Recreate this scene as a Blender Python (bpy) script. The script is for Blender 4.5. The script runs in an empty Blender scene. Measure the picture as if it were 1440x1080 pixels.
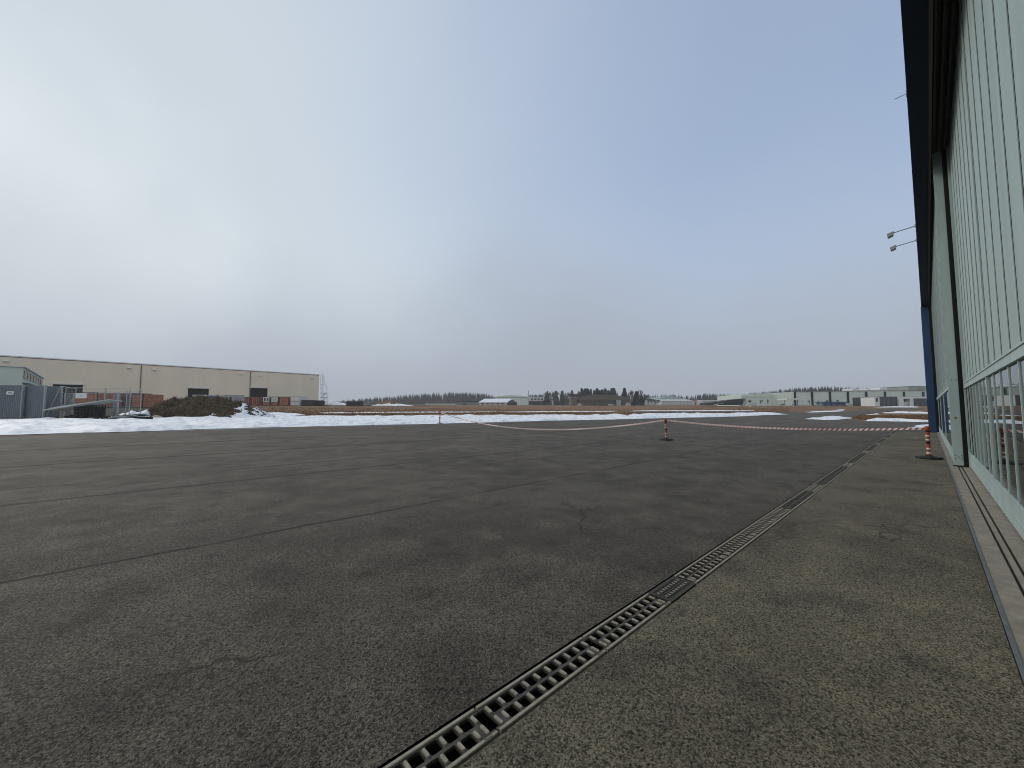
import bpy, bmesh, math, random
from math import sin, cos, tan, pi, radians, atan, sqrt, exp
from mathutils import Vector, Matrix, noise
from mathutils.geometry import delaunay_2d_cdt
random.seed(7)
SC = bpy.context.scene
COL = SC.collection

# ------------------------------------------------------------------ camera
F = 540.0; HZ = 574.0; CZ = 1.7
P = atan((HZ - 540) / F); A = atan((1305 - 720) / (F / cos(P)))
FH = F / cos(P)
FWD = Vector((cos(A), sin(A), 0)); RGT = Vector((sin(A), -cos(A), 0))
cam_d = bpy.data.cameras.new('camera'); cam = bpy.data.objects.new('camera', cam_d); COL.objects.link(cam)
cam_d.sensor_width = 36; cam_d.lens = 36 * F / 1440; cam_d.clip_start = .05; cam_d.clip_end = 8000
cam.location = (0, 0, CZ); cam.rotation_euler = (pi/2 + P, 0, A - pi/2)
SC.camera = cam

# ------------------------------------------------------------------ sky, sun, exposure
SUN_AZ, SUN_EL = A + radians(64), radians(27)
w = bpy.data.worlds.new('World'); SC.world = w; w.use_nodes = True
nt = w.node_tree; nt.nodes.clear()
def N(nt, t, **k):
    n = nt.nodes.new(t)
    for a, v in k.items(): setattr(n, a, v)
    return n
def L(nt, a, b): nt.links.new(a, b)
out = N(nt, 'ShaderNodeOutputWorld'); bg = N(nt, 'ShaderNodeBackground'); bg.inputs[1].default_value = .1
sky = N(nt, 'ShaderNodeTexSky', sky_type='NISHITA', sun_disc=False)
sky.sun_elevation = SUN_EL; sky.sun_rotation = pi/2 - SUN_AZ; sky.air_density = 1.0; sky.dust_density = .6; sky.ozone_density = 1.5
tc = N(nt, 'ShaderNodeTexCoord')
def skydir(px, py):
    x = (px - 720) / F; y = (540 - py) / F
    f = cos(P) - y * sin(P); u = sin(P) + y * cos(P)
    return (FWD * f + RGT * x + Vector((0, 0, u))).normalized()
def dotmap(v, lo, hi):
    d = N(nt, 'ShaderNodeVectorMath', operation='DOT_PRODUCT'); d.inputs[1].default_value = v
    L(nt, warp.outputs[0], d.inputs[0])
    m = N(nt, 'ShaderNodeMapRange', interpolation_type='SMOOTHSTEP'); m.inputs[1].default_value = lo; m.inputs[2].default_value = hi
    L(nt, d.outputs['Value'], m.inputs[0]); return m.outputs[0]
ns = N(nt, 'ShaderNodeTexNoise'); ns.inputs['Scale'].default_value = 1.6; ns.inputs['Detail'].default_value = 5; ns.inputs['Roughness'].default_value = .45
L(nt, tc.outputs['Generated'], ns.inputs['Vector'])
nsub = N(nt, 'ShaderNodeVectorMath', operation='SUBTRACT'); nsub.inputs[1].default_value = (.5, .5, .5); L(nt, ns.outputs['Color'], nsub.inputs[0])
nmul = N(nt, 'ShaderNodeVectorMath', operation='SCALE'); nmul.inputs['Scale'].default_value = .42; L(nt, nsub.outputs[0], nmul.inputs[0])
warp = N(nt, 'ShaderNodeVectorMath', operation='ADD'); L(nt, tc.outputs['Generated'], warp.inputs[0]); L(nt, nmul.outputs[0], warp.inputs[1])
def mixc(f, a, b):
    m = N(nt, 'ShaderNodeMix', data_type='RGBA')
    if isinstance(f, float): m.inputs[0].default_value = f
    else: L(nt, f, m.inputs[0])
    for i, c in ((6, a), (7, b)):
        if isinstance(c, tuple): m.inputs[i].default_value = (c[0]*10, c[1]*10, c[2]*10, 1)
        else: L(nt, c, m.inputs[i])
    return m.outputs[2]
sep = N(nt, 'ShaderNodeSeparateXYZ'); L(nt, warp.outputs[0], sep.inputs[0])
el = N(nt, 'ShaderNodeMapRange', interpolation_type='SMOOTHSTEP'); el.inputs[1].default_value = -.02; el.inputs[2].default_value = .42
L(nt, sep.outputs['Z'], el.inputs[0])
glow = dotmap(skydir(20, 190), .40, 1.0)
glow2 = dotmap(skydir(-150, 200), .9, 1.02)
veil_hi = mixc(glow, (.45, .525, .65), (.62, .69, .755))
veil_hi = mixc(glow2, veil_hi, (.74, .81, .85))
veil = mixc(el.outputs[0], (.395, .44, .51), veil_hi)
hole = dotmap(skydir(1330, -40), .35, 1.08)
hlift = N(nt, 'ShaderNodeMapRange', interpolation_type='SMOOTHSTEP'); hlift.inputs[1].default_value = .12; hlift.inputs[2].default_value = .62; hlift.inputs[4].default_value = .72
L(nt, sep.outputs['Z'], hlift.inputs[0])
hm = N(nt, 'ShaderNodeMath', operation='MULTIPLY'); L(nt, hlift.outputs[0], hm.inputs[1]); L(nt, hole, hm.inputs[0])
blue = N(nt, 'ShaderNodeVectorMath', operation='SCALE'); blue.inputs['Scale'].default_value = 1.9; L(nt, sky.outputs[0], blue.inputs[0])
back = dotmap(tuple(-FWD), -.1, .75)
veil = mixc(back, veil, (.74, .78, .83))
hz_ = N(nt, 'ShaderNodeMix', data_type='RGBA'); hz_.inputs[0].default_value = .4; L(nt, blue.outputs[0], hz_.inputs[6]); hz_.inputs[7].default_value = (4.4, 5.5, 7.5, 1)
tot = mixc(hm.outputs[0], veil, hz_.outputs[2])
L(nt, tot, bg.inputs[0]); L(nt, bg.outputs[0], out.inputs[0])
sl = bpy.data.lights.new('sun', 'SUN'); sun = bpy.data.objects.new('sun', sl); COL.objects.link(sun)
sl.energy = 1.1; sl.angle = radians(18); sl.color = (1, .91, .78)
sd = Vector((cos(SUN_AZ)*cos(SUN_EL), sin(SUN_AZ)*cos(SUN_EL), sin(SUN_EL)))
sun.rotation_euler = sd.to_track_quat('Z', 'Y').to_euler()
SC.view_settings.view_transform = 'Standard'; SC.view_settings.look = 'None'; SC.view_settings.exposure = 0; SC.view_settings.gamma = 1
SC.render.resolution_x = 1024; SC.render.resolution_y = 768
SC.cycles.pixel_filter_type = 'BLACKMAN_HARRIS'; SC.cycles.filter_width = 1.0; SC.cycles.volume_step_rate = 4; SC.cycles.volume_bounces = 1; SC.cycles.max_bounces = 8

# ------------------------------------------------------------------ terrain and placing
def terr(s, n):
    za = .0115*max(0, n-1.8) + .008*max(0, n-60); zb = .0158*max(0, s-50)
    z = (za**4 + zb**4)**.25
    z = z if z < 4 else 5 - exp(-(z-4))
    d = sqrt(s*s+n*n)
    if d > 60:
        a = min(1, (d-60)/60)
        z += a*.05*(sin(s*.31+1)*sin(n*.27) + sin(s*.11+n*.17))
    return z
def ray(px, py):
    x = (px-720)/F; y = (540-py)/F
    return FWD*(cos(P)-y*sin(P)) + RGT*x + Vector((0, 0, sin(P)+y*cos(P)))
def at(px, py):                                   # where the sight line meets the ground
    r = ray(px, py); lo = 0; t = .5; hi = 2500
    while t < 2500:
        if CZ + r.z*t < terr(r.x*t, r.y*t): hi = t; break
        lo = t; t *= 1.03
    for _ in range(40):
        m = (lo+hi)/2
        if CZ + r.z*m < terr(r.x*m, r.y*m): hi = m
        else: lo = m
    return (r.x*hi, r.y*hi)
def pd(px, Y):                                    # ground point at forward distance Y
    p = FWD*Y + RGT*((px-720)*Y/FH)
    return Vector((p.x, p.y, terr(p.x, p.y)))
def zp(px, py, Y):
    r = ray(px, py); t = Y / r.dot(FWD); return CZ + r.z*t

# ------------------------------------------------------------------ materials
def mat(name, c, rough=.75, var=.12, scale=3., stretch=(1, 1, 1), bump=0., bscale=40., metal=0., c2=None, spec=.4, detail=6, lo=.3, hi=.7):
    m = bpy.data.materials.new(name); m.use_nodes = True; t = m.node_tree
    b = t.nodes['Principled BSDF']; b.inputs['Roughness'].default_value = rough; b.inputs['Metallic'].default_value = metal
    b.inputs['Specular IOR Level'].default_value = spec
    co = N(t, 'ShaderNodeTexCoord'); mp = N(t, 'ShaderNodeMapping'); mp.inputs['Scale'].default_value = stretch
    L(t, co.outputs['Object'], mp.inputs[0])
    nz = N(t, 'ShaderNodeTexNoise'); nz.inputs['Scale'].default_value = scale; nz.inputs['Detail'].default_value = detail; nz.inputs['Roughness'].default_value = .62
    L(t, mp.outputs[0], nz.inputs['Vector'])
    r = N(t, 'ShaderNodeValToRGB'); r.color_ramp.elements[0].position = lo; r.color_ramp.elements[1].position = hi
    a = tuple(max(0, v*(1-var)) for v in c) + (1,); d = (tuple(c2) if c2 else tuple(min(1, v*(1+var)) for v in c)) + (1,)
    r.color_ramp.elements[0].color = a; r.color_ramp.elements[1].color = d
    L(t, nz.outputs['Fac'], r.inputs[0]); L(t, r.outputs[0], b.inputs['Base Color'])
    if bump:
        n2 = N(t, 'ShaderNodeTexNoise'); n2.inputs['Scale'].default_value = bscale; n2.inputs['Detail'].default_value = 4
        L(t, mp.outputs[0], n2.inputs['Vector'])
        bp = N(t, 'ShaderNodeBump'); bp.inputs['Strength'].default_value = bump; bp.inputs['Distance'].default_value = .02
        L(t, n2.outputs['Fac'], bp.inputs['Height']); L(t, bp.outputs[0], b.inputs['Normal'])
    return m
def mth(t, op, a, b=None, c=None, clamp=False):
    n = N(t, 'ShaderNodeMath', operation=op); n.use_clamp = clamp
    for i, v in enumerate((a, b, c)):
        if v is None: continue
        if isinstance(v, (int, float)): n.inputs[i].default_value = v
        else: L(t, v, n.inputs[i])
    return n.outputs[0]
def noise_n(t, vec, scale, detail=4, rough=.6):
    n = N(t, 'ShaderNodeTexNoise'); n.inputs['Scale'].default_value = scale; n.inputs['Detail'].default_value = detail; n.inputs['Roughness'].default_value = rough
    L(t, vec, n.inputs['Vector']); return n.outputs['Fac']
def mrange(t, v, a, b, c=0., d=1., smooth=True):
    n = N(t, 'ShaderNodeMapRange'); n.interpolation_type = 'SMOOTHSTEP' if smooth else 'LINEAR'
    for i, x in ((1, a), (2, b), (3, c), (4, d)): n.inputs[i].default_value = x
    L(t, v, n.inputs[0]); return n.outputs[0]
def mixn(t, f, a, b):
    m = N(t, 'ShaderNodeMix', data_type='RGBA')
    if isinstance(f, float): m.inputs[0].default_value = f
    else: L(t, f, m.inputs[0])
    for i, c in ((6, a), (7, b)):
        if isinstance(c, tuple): m.inputs[i].default_value = c + (1,)
        else: L(t, c, m.inputs[i])
    return m.outputs[2]
def asphalt(name, base, stain, light, seams):
    m = bpy.data.materials.new(name); m.use_nodes = True; t = m.node_tree; b = t.nodes['Principled BSDF']
    co = N(t, 'ShaderNodeTexCoord').outputs['Object']
    big = noise_n(t, co, .35, 5, .6); mid = noise_n(t, co, 1.7, 1.2, .5); grain = noise_n(t, co, 190, 2, .6)
    mpn = N(t, 'ShaderNodeMapping'); mpn.inputs['Scale'].default_value = (.12, 1.1, 1); L(t, co, mpn.inputs[0])
    strk = noise_n(t, mpn.outputs[0], 1.0, 2.5, .55)
    c = mixn(t, mrange(t, big, .35, .68), tuple(v*.78 for v in base), tuple(v*1.16 for v in base))
    c = mixn(t, mth(t, 'MULTIPLY', mrange(t, strk, .5, .75), .5), c, light)
    c = mixn(t, mth(t, 'MULTIPLY', mrange(t, mid, .53, .70), .5), c, stain)
    c = mixn(t, mth(t, 'MULTIPLY', mrange(t, mid, .46, .30), .45), c, tuple(v*.42 for v in base))
    oil = mth(t, 'MULTIPLY', mrange(t, noise_n(t, co, .8, 4, .6), .60, .70), mrange(t, noise_n(t, co, 2.6, 1), .4, .6)); c = mixn(t, mth(t, 'MULTIPLY', oil, .6), c, tuple(v*.33 for v in base))
    # aggregate: every stone its own tone
    vo = N(t, 'ShaderNodeTexVoronoi'); vo.inputs['Scale'].default_value = 100; L(t, co, vo.inputs['Vector'])
    vs = N(t, 'ShaderNodeSeparateColor'); L(t, vo.outputs['Color'], vs.inputs[0])
    st = mrange(t, vs.outputs[0], 0, 1, .18, 1.9, False)
    gr = mrange(t, grain, .3, .72, .30, 1.75, False)
    k = mth(t, 'MULTIPLY', st, gr)
    vm = N(t, 'ShaderNodeVectorMath', operation='SCALE'); L(t, c, vm.inputs[0]); L(t, k, vm.inputs['Scale']); c = vm.outputs[0]
    spk = mth(t, 'MULTIPLY', mth(t, 'GREATER_THAN', vs.outputs[1], .945), mrange(t, vo.outputs['Distance'], .5, .1))
    c = mixn(t, mth(t, 'MULTIPLY', spk, .85), c, (.42, .38, .30))
    sx = N(t, 'ShaderNodeSeparateXYZ'); L(t, co, sx.inputs[0])
    wob = mth(t, 'MULTIPLY', mth(t, 'SUBTRACT', noise_n(t, co, .5, 5, .6), .5), .22)
    wf = mth(t, 'MULTIPLY', mth(t, 'SUBTRACT', noise_n(t, co, 9, 3), .5), .05)
    tot = None
    for ax, v, wd, thr in seams:
        q = mth(t, 'ADD', mth(t, 'ADD', sx.outputs[ax], wob), wf)
        d = mth(t, 'ABSOLUTE', mth(t, 'SUBTRACT', q, v))
        msk = mrange(t, d, wd, wd*.3)
        brk = N(t, 'ShaderNodeMapping'); brk.inputs['Location'].default_value = (v*7.3, v*3.1, 0); L(t, co, brk.inputs[0])
        msk = mth(t, 'MULTIPLY', msk, mrange(t, noise_n(t, brk.outputs[0], .45, 3), thr, thr+.12))
        tot = msk if tot is None else mth(t, 'MAXIMUM', tot, msk)
    cw = N(t, 'ShaderNodeTexNoise'); cw.inputs['Scale'].default_value = 1.1; cw.inputs['Detail'].default_value = 5; L(t, co, cw.inputs['Vector'])
    cv = N(t, 'ShaderNodeVectorMath', operation='SCALE'); cv.inputs['Scale'].default_value = 1.5; L(t, cw.outputs['Color'], cv.inputs[0])
    ca = N(t, 'ShaderNodeVectorMath', operation='ADD'); L(t, co, ca.inputs[0]); L(t, cv.outputs[0], ca.inputs[1])
    ve = N(t, 'ShaderNodeTexVoronoi', feature='DISTANCE_TO_EDGE'); ve.inputs['Scale'].default_value = .17; L(t, ca.outputs[0], ve.inputs['Vector'])
    ck = mth(t, 'MULTIPLY', mrange(t, ve.outputs['Distance'], .0045, .0012), mrange(t, noise_n(t, co, .22, 3), .50, .58)); ck = mth(t, 'MULTIPLY', ck, .8)
    tot = ck if tot is None else mth(t, 'MAXIMUM', tot, ck)
    h = mth(t, 'ADD', mth(t, 'MULTIPLY', grain, .6), mth(t, 'MULTIPLY', vo.outputs['Distance'], -.5))
    if tot is not None:
        c = mixn(t, mth(t, 'MULTIPLY', tot, .92), c, tuple(v*.28 for v in base))
        h = mth(t, 'SUBTRACT', h, mth(t, 'MULTIPLY', tot, 1.2))
    L(t, c, b.inputs['Base Color']); b.inputs['Roughness'].default_value = .82; b.inputs['Specular IOR Level'].default_value = .22
    bp = N(t, 'ShaderNodeBump'); bp.inputs['Strength'].default_value = .75; bp.inputs['Distance'].default_value = .012
    L(t, h, bp.inputs['Height']); L(t, bp.outputs[0], b.inputs['Normal'])
    return m
M = {}
Y_, X_ = 1, 0
M['apron'] = asphalt('apron_asphalt', (.098, .083, .065), (.142, .119, .088), (.132, .115, .090),
    [(1, 6.0, .05, .37), (1, 10.4, .08, .31), (1, 16.3, .13, .28), (1, 21.5, .16, .32), (1, 26.3, .18, .36), (1, 12.2, .06, .46),
     (0, 7.6, .022, .56), (0, 9.2, .022, .56), (0, 24, .1, .48), (0, 33, .12, .48), (0, 46, .18, .42), (0, 58, .22, .46)])
M['strip'] = asphalt('strip_asphalt', (.146, .125, .086), (.20, .170, .112), (.172, .150, .106), [(0, 24.8, .12, .30), (0, 29.5, .15, .30), (0, 34, .12, .38)])
M['taxi'] = asphalt('taxiway_asphalt', (.17, .152, .128), (.21, .185, .15), (.19, .172, .146), [])
M['grass'] = mat('dry_grass_field', (.17, .082, .040), .95, .35, .22, c2=(.29, .185, .105), bump=.6, bscale=3, spec=.1)
M['tuft'] = mat('dry_grass_blades', (.19, .115, .06), .95, .5, 1.3, spec=.1)
M['snow'] = mat('snow', (.52, .555, .60), .6, .05, 1.6, c2=(.90, .92, .93), bump=.7, bscale=5, lo=.32, hi=.55)
M['concrete'] = mat('concrete', (.28, .245, .19), .85, .25, 6, bump=.25, bscale=60)
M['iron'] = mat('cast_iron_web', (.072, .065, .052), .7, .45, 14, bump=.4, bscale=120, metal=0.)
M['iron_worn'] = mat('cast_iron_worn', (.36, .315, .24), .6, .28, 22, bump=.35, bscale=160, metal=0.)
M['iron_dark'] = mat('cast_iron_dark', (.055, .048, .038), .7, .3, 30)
M['trough'] = mat('dark_channel', (.012, .012, .011), .9, .3, 8)  # near-black and matt all through the channel
M['edge_paint'] = mat('grey_blue_edge_steel', (.15, .19, .215), .55, .3, 9, c2=(.2, .2, .18), metal=.2)
M['clad'] = mat('pale_green_cladding', (.36, .445, .41), .5, .11, 1.3, (1, 1, .10), bump=.05, bscale=3)
M['clad2'] = mat('pale_green_frame', (.385, .475, .455), .45, .10, 3, (1, 1, .3))
M['navy'] = mat('navy_paint', (.013, .05, .13), .5, .12, 3, (1, 1, .3))
M['navy_shaded'] = mat('navy_paint_shaded', (.004, .008, .020), .7, .2, 3, spec=.15)  # column's navy with the backlit eave's shade in the colour; dividers share it
M['soffit'] = mat('brown_soffit', (.075, .062, .045), .8, .3, 2, (.2, 6, 1))
M['black'] = mat('black_rubber', (.012, .012, .013), .75, .3, 12, bump=.3)
M['seal_gap_shade'] = mat('black_seal_gap_shade', (.006, .006, .006), .9, .2, 4)  # black for rubber seals and for the shaded slot between leaves
M['galv'] = mat('galvanised_steel', (.36, .385, .39), .45, .18, 8, metal=.6)
M['grey_lamp'] = mat('grey_lamp_housing', (.34, .36, .37), .5, .12, 10)
M['orange'] = mat('orange_red_plastic', (.38, .085, .030), .45, .18, 20)
M['white_band'] = mat('white_reflective', (.74, .74, .72), .4, .08, 30)
M['tape_red'] = mat('tape_red', (.40, .05, .03), .4, .12, 30)
M['tape_white'] = mat('tape_white', (.80, .79, .77), .4, .06, 30)
M['beige'] = mat('beige_sandwich_panel', (.75, .67, .53), .6, .05, .25, (1, 1, .3))
M['beige_trim'] = mat('pale_parapet', (.62, .63, .63), .5, .1, .5)
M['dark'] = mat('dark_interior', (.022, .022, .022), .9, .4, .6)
M['roofgrey'] = mat('grey_roof', (.2, .21, .21), .7, .15, .5)
M['pale_green'] = mat('pale_green_render', (.55, .635, .57), .65, .06, .5)
M['hoard'] = mat('grey_blue_corrugated', (.15, .185, .215), .6, .16, 2, (1, 1, .3))
M['hoard_lt'] = mat('weathered_corrugated', (.20, .225, .235), .6, .2, 2, (1, 1, .3))
M['dirt'] = mat('dug_earth', (.035, .027, .019), .95, .5, 2.5, c2=(.085, .068, .045), bump=.9, bscale=6, spec=.1)
M['weed'] = mat('dead_weeds', (.115, .082, .048), .95, .5, 3, spec=.1)
M['mud'] = mat('muddy_ground', (.04, .033, .026), .95, .4, 1.2, bump=.6, bscale=5, spec=.1)
M['cont_red'] = mat('rust_red_container', (.32, .115, .058), .65, .3, 1.6, c2=(.42, .19, .10))
M['cont_deep'] = mat('deep_red_paint', (.20, .025, .022), .6, .3, 2)
M['white'] = mat('white_paint', (.62, .64, .64), .55, .08, 2)
M['off_white'] = mat('off_white_sheet', (.47, .50, .49), .6, .1, 1.5)
M['cont_grey'] = mat('grey_container', (.31, .33, .34), .6, .12, 1.5)
M['cont_blue'] = mat('blue_sheet', (.03, .09, .22), .55, .2, 2)
M['glass_dark'] = mat('dark_window_glass', (.03, .04, .05), .15, .3, .8, spec=.6)
M['shelter'] = mat('brown_shelter', (.115, .092, .066), .85, .2, .3)
M['shelter_d'] = mat('brown_shelter_door', (.062, .053, .043), .8, .25, .3, (3, 1, .2))
M['snow_roof'] = mat('snowy_roof', (.78, .81, .84), .6, .08, .5)
M['green_sheet'] = mat('green_grey_sheet', (.26, .32, .29), .65, .1, .3)
M['blackish'] = mat('dark_tarp', (.022, .023, .024), .7, .4, .5)
M['bark'] = mat('bark', (.055, .045, .036), .9, .3, 3)
M['needles'] = mat('needles', (.014, .021, .018), .9, .5, .25, c2=(.036, .044, .034), spec=.1)
M['needles2'] = mat('needles_pale', (.05, .054, .042), .9, .5, .25, c2=(.095, .092, .068), spec=.1)
M['twig'] = mat('bare_twigs', (.12, .10, .085), .9, .4, .4, spec=.1)
M['planks'] = mat('grey_metal_sheets', (.42, .46, .46), .5, .15, 4, (1, 6, 1))
M['tan'] = mat('tan_block', (.38, .32, .26), .8, .1, 2)
M['yellow_sign'] = mat('warning_sign_face', (.20, .12, .075), .5, .1, 10)

def glass():
    m = bpy.data.materials.new('hangar_glass'); m.use_nodes = True; t = m.node_tree; t.nodes.clear()
    o = N(t, 'ShaderNodeOutputMaterial'); mx = N(t, 'ShaderNodeMixShader'); tr = N(t, 'ShaderNodeBsdfTransparent'); gl = N(t, 'ShaderNodeBsdfGlossy')
    tr.inputs[0].default_value = (.42, .50, .50, 1); gl.inputs['Roughness'].default_value = .015; gl.inputs[0].default_value = (.88, .9, .9, 1)
    fr = N(t, 'ShaderNodeFresnel'); fr.inputs[0].default_value = 1.7
    co = N(t, 'ShaderNodeTexCoord'); nz = N(t, 'ShaderNodeTexNoise'); nz.inputs['Scale'].default_value = 1.2; L(t, co.outputs['Object'], nz.inputs['Vector'])
    bp = N(t, 'ShaderNodeBump'); bp.inputs['Strength'].default_value = .02; bp.inputs['Distance'].default_value = .02; L(t, nz.outputs['Fac'], bp.inputs['Height']); L(t, bp.outputs[0], gl.inputs['Normal'])
    L(t, fr.outputs[0], mx.inputs[0]); L(t, tr.outputs[0], mx.inputs[1]); L(t, gl.outputs[0], mx.inputs[2]); L(t, mx.outputs[0], o.inputs[0])
    return m
M['glass'] = glass()

# ------------------------------------------------------------------ mesh helpers
class MB:
    def __init__(s): s.v = []; s.f = []; s.m = []; s.cur = 0
    def add(s, vs, fs):
        o = len(s.v); s.v += [tuple(v) for v in vs]
        for f in fs: s.f.append(tuple(i+o for i in f)); s.m.append(s.cur)
        return s
    def box(s, x0, x1, y0, y1, z0, z1):
        return s.add([(x0,y0,z0),(x1,y0,z0),(x1,y1,z0),(x0,y1,z0),(x0,y0,z1),(x1,y0,z1),(x1,y1,z1),(x0,y1,z1)],
                     [(3,2,1,0),(4,5,6,7),(0,1,5,4),(1,2,6,5),(2,3,7,6),(3,0,4,7)])
    def obox(s, mx, x0, x1, y0, y1, z0, z1):
        o = len(s.v); s.box(x0,x1,y0,y1,z0,z1)
        for i in range(o, len(s.v)): s.v[i] = tuple(mx @ Vector(s.v[i]))
        return s
    def prism(s, prof, a0, a1, ax='y'):          # profile in the other two axes, extruded along ax
        n = len(prof); vs = []
        for a in (a0, a1):
            for p, q in prof: vs.append((p, a, q) if ax == 'y' else ((a, p, q) if ax == 'x' else (p, q, a)))
        fs = [tuple(range(n)), tuple(range(2*n-1, n-1, -1))] + [(i, n+i, n+(i+1) % n, (i+1) % n) for i in range(n)]
        return s.add(vs, fs)
    def tube(s, p, q, r, n=6, r2=None, cap=True):
        p = Vector(p); q = Vector(q); d = q-p
        if d.length < 1e-6: return s
        r2 = r if r2 is None else r2
        u = d.orthogonal().normalized(); v = d.normalized().cross(u)
        vs = [p+(u*cos(2*pi*i/n)+v*sin(2*pi*i/n))*r for i in range(n)] + [q+(u*cos(2*pi*i/n)+v*sin(2*pi*i/n))*r2 for i in range(n)]
        fs = [(i, (i+1) % n, n+(i+1) % n, n+i) for i in range(n)]
        if cap: fs += [tuple(range(n-1, -1, -1)), tuple(range(n, 2*n))]
        return s.add(vs, fs)
    def lathe(s, prof, n=12, c=(0, 0, 0)):
        vs = []; fs = []
        for r, z in prof:
            for i in range(n): vs.append((c[0]+r*cos(2*pi*i/n), c[1]+r*sin(2*pi*i/n), c[2]+z))
        for j in range(len(prof)-1):
            for i in range(n): fs.append((j*n+i, j*n+(i+1) % n, (j+1)*n+(i+1) % n, (j+1)*n+i))
        fs += [tuple(range(n-1, -1, -1)), tuple(range((len(prof)-1)*n, len(prof)*n))]
        return s.add(vs, fs)
    def build(s, name, mats, parent=None, smooth=False, fix=True):
        me = bpy.data.meshes.new(name); me.from_pydata(s.v, [], s.f)
        for m in (mats if isinstance(mats, (list, tuple)) else [mats]): me.materials.append(M[m] if isinstance(m, str) else m)
        me.polygons.foreach_set('material_index', s.m)
        if fix and len(s.f) < 60000:
            b = bmesh.new(); b.from_mesh(me); bmesh.ops.recalc_face_normals(b, faces=b.faces); b.to_mesh(me); b.free()
        if smooth: me.polygons.foreach_set('use_smooth', [True]*len(me.polygons))
        me.update()
        o = bpy.data.objects.new(name, me); COL.objects.link(o)
        if parent: o.parent = parent
        return o
def tag(o, label=None, cat=None, group=None, kind=None):
    if label: o['label'] = label
    if cat: o['category'] = cat
    if group: o['group'] = group
    if kind: o['kind'] = kind
    return o
def thing(name, label, cat, loc=(0, 0, 0), rz=0, group=None):
    o = bpy.data.objects.new(name, None); o.empty_display_size = .3; COL.objects.link(o)
    o.location = loc; o.rotation_euler = (0, 0, rz); return tag(o, label, cat, group)
def dup(o, loc=None, rz=None, label=None, group=None, parent=None, scale=None):
    c = o.copy(); COL.objects.link(c)
    if parent: c.parent = parent
    for ch in o.children: dup(ch, parent=c)
    if loc is not None: c.location = loc
    if rz is not None: c.rotation_euler = (0, 0, rz)
    if label: c['label'] = label
    if group: c['group'] = group
    if scale: c.scale = scale
    return c
FACE = A - pi/2                                   # local x = picture right, local y = away from the camera

# ------------------------------------------------------------------ ground sheets
def inside(p, poly):
    x, y = p; r = False; j = len(poly)-1
    for i in range(len(poly)):
        xi, yi = poly[i]; xj, yj = poly[j]
        if (yi > y) != (yj > y) and x < (xj-xi)*(y-yi)/(yj-yi)+xi: r = not r
        j = i
    return r
def bdist(p, poly):
    p = Vector(p); best = 1e9
    for i in range(len(poly)):
        a = Vector(poly[i]); b = Vector(poly[(i+1) % len(poly)]); ab = b-a
        t = max(0, min(1, (p-a).dot(ab)/max(ab.length_squared, 1e-9))); best = min(best, (p-a-ab*t).length)
    return best
def wobble(poly, amp, step):
    res = []
    for i in range(len(poly)):
        a = Vector(poly[i]); b = Vector(poly[(i+1) % len(poly)]); n = max(1, int((b-a).length/step)); nr = Vector((-(b-a).y, (b-a).x))
        nr = nr.normalized() if nr.length > 0 else nr
        for k in range(n):
            p = a.lerp(b, k/n)
            p = p + nr*amp*(noise.noise(Vector((p.x*.35, p.y*.35, 3.3)))+.6*noise.noise(Vector((p.x*1.3, p.y*1.3, 7.7))))
            res.append((p.x, p.y))
    return res
def patch_mesh(poly, dz, step, height=None):
    xs = [p[0] for p in poly]; ys = [p[1] for p in poly]
    pts = [Vector(p) for p in poly]; ne = len(pts)
    x = math.floor(min(xs)/step)*step + step*.03
    while x < max(xs):
        y = math.floor(min(ys)/step)*step + step*.03
        while y < max(ys):
            q = (x + (random.random()-.5)*step*.3*(height is not None), y + (random.random()-.5)*step*.3*(height is not None))
            if inside(q, poly) and bdist(q, poly) > step*.35: pts.append(Vector(q))
            y += step
        x += step
    r = delaunay_2d_cdt(pts, [(i, (i+1) % ne) for i in range(ne)], [], 1, 1e-4)
    vs = []
    for p in r[0]:
        z = terr(p.x, p.y) + dz
        if height: z += height(p.x, p.y, bdist((p.x, p.y), poly))
        vs.append((p.x, p.y, z))
    return vs, r[2]
def patch(name, poly, material, dz, step, height=None, kind='structure', label=None):
    mb = MB(); vs, fs = patch_mesh(poly, dz, step, height); mb.add(vs, fs)
    o = mb.build(name, material, smooth=True)
    me = o.data
    b = bmesh.new(); b.from_mesh(me)
    for f in b.faces:
        if f.normal.z < 0: f.normal_flip()
    b.to_mesh(me); b.free()
    return tag(o, label, None, None, kind)

def axis(lo, hi):
    a = [-1500, -1100, -800, -600, -450, -350, -250, -200, -160] + list(range(-130, 461, 5)) + [480, 520, 580, 650, 750, 900, 1100, 1400, 1700]
    return sorted(set(a + [lo, hi]))
mb = MB(); ax = axis(-41, 40); ay = axis(-.6, 22)
grid = {}
for i, s in enumerate(ax):
    for j, n in enumerate(ay):
        z = terr(s, n) - .02
        if -60 < s < 41 and -40 < n < 24: z -= .6
        grid[i, j] = len(mb.v); mb.v.append((s, n, z))
for i in range(len(ax)-1):
    for j in range(len(ay)-1):
        mb.f.append((grid[i,j], grid[i+1,j], grid[i+1,j+1], grid[i,j+1])); mb.m.append(0)
g = mb.build('ground', 'grass', smooth=True); tag(g, 'brown dry grass airfield ground', None, None, 'structure')

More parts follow.
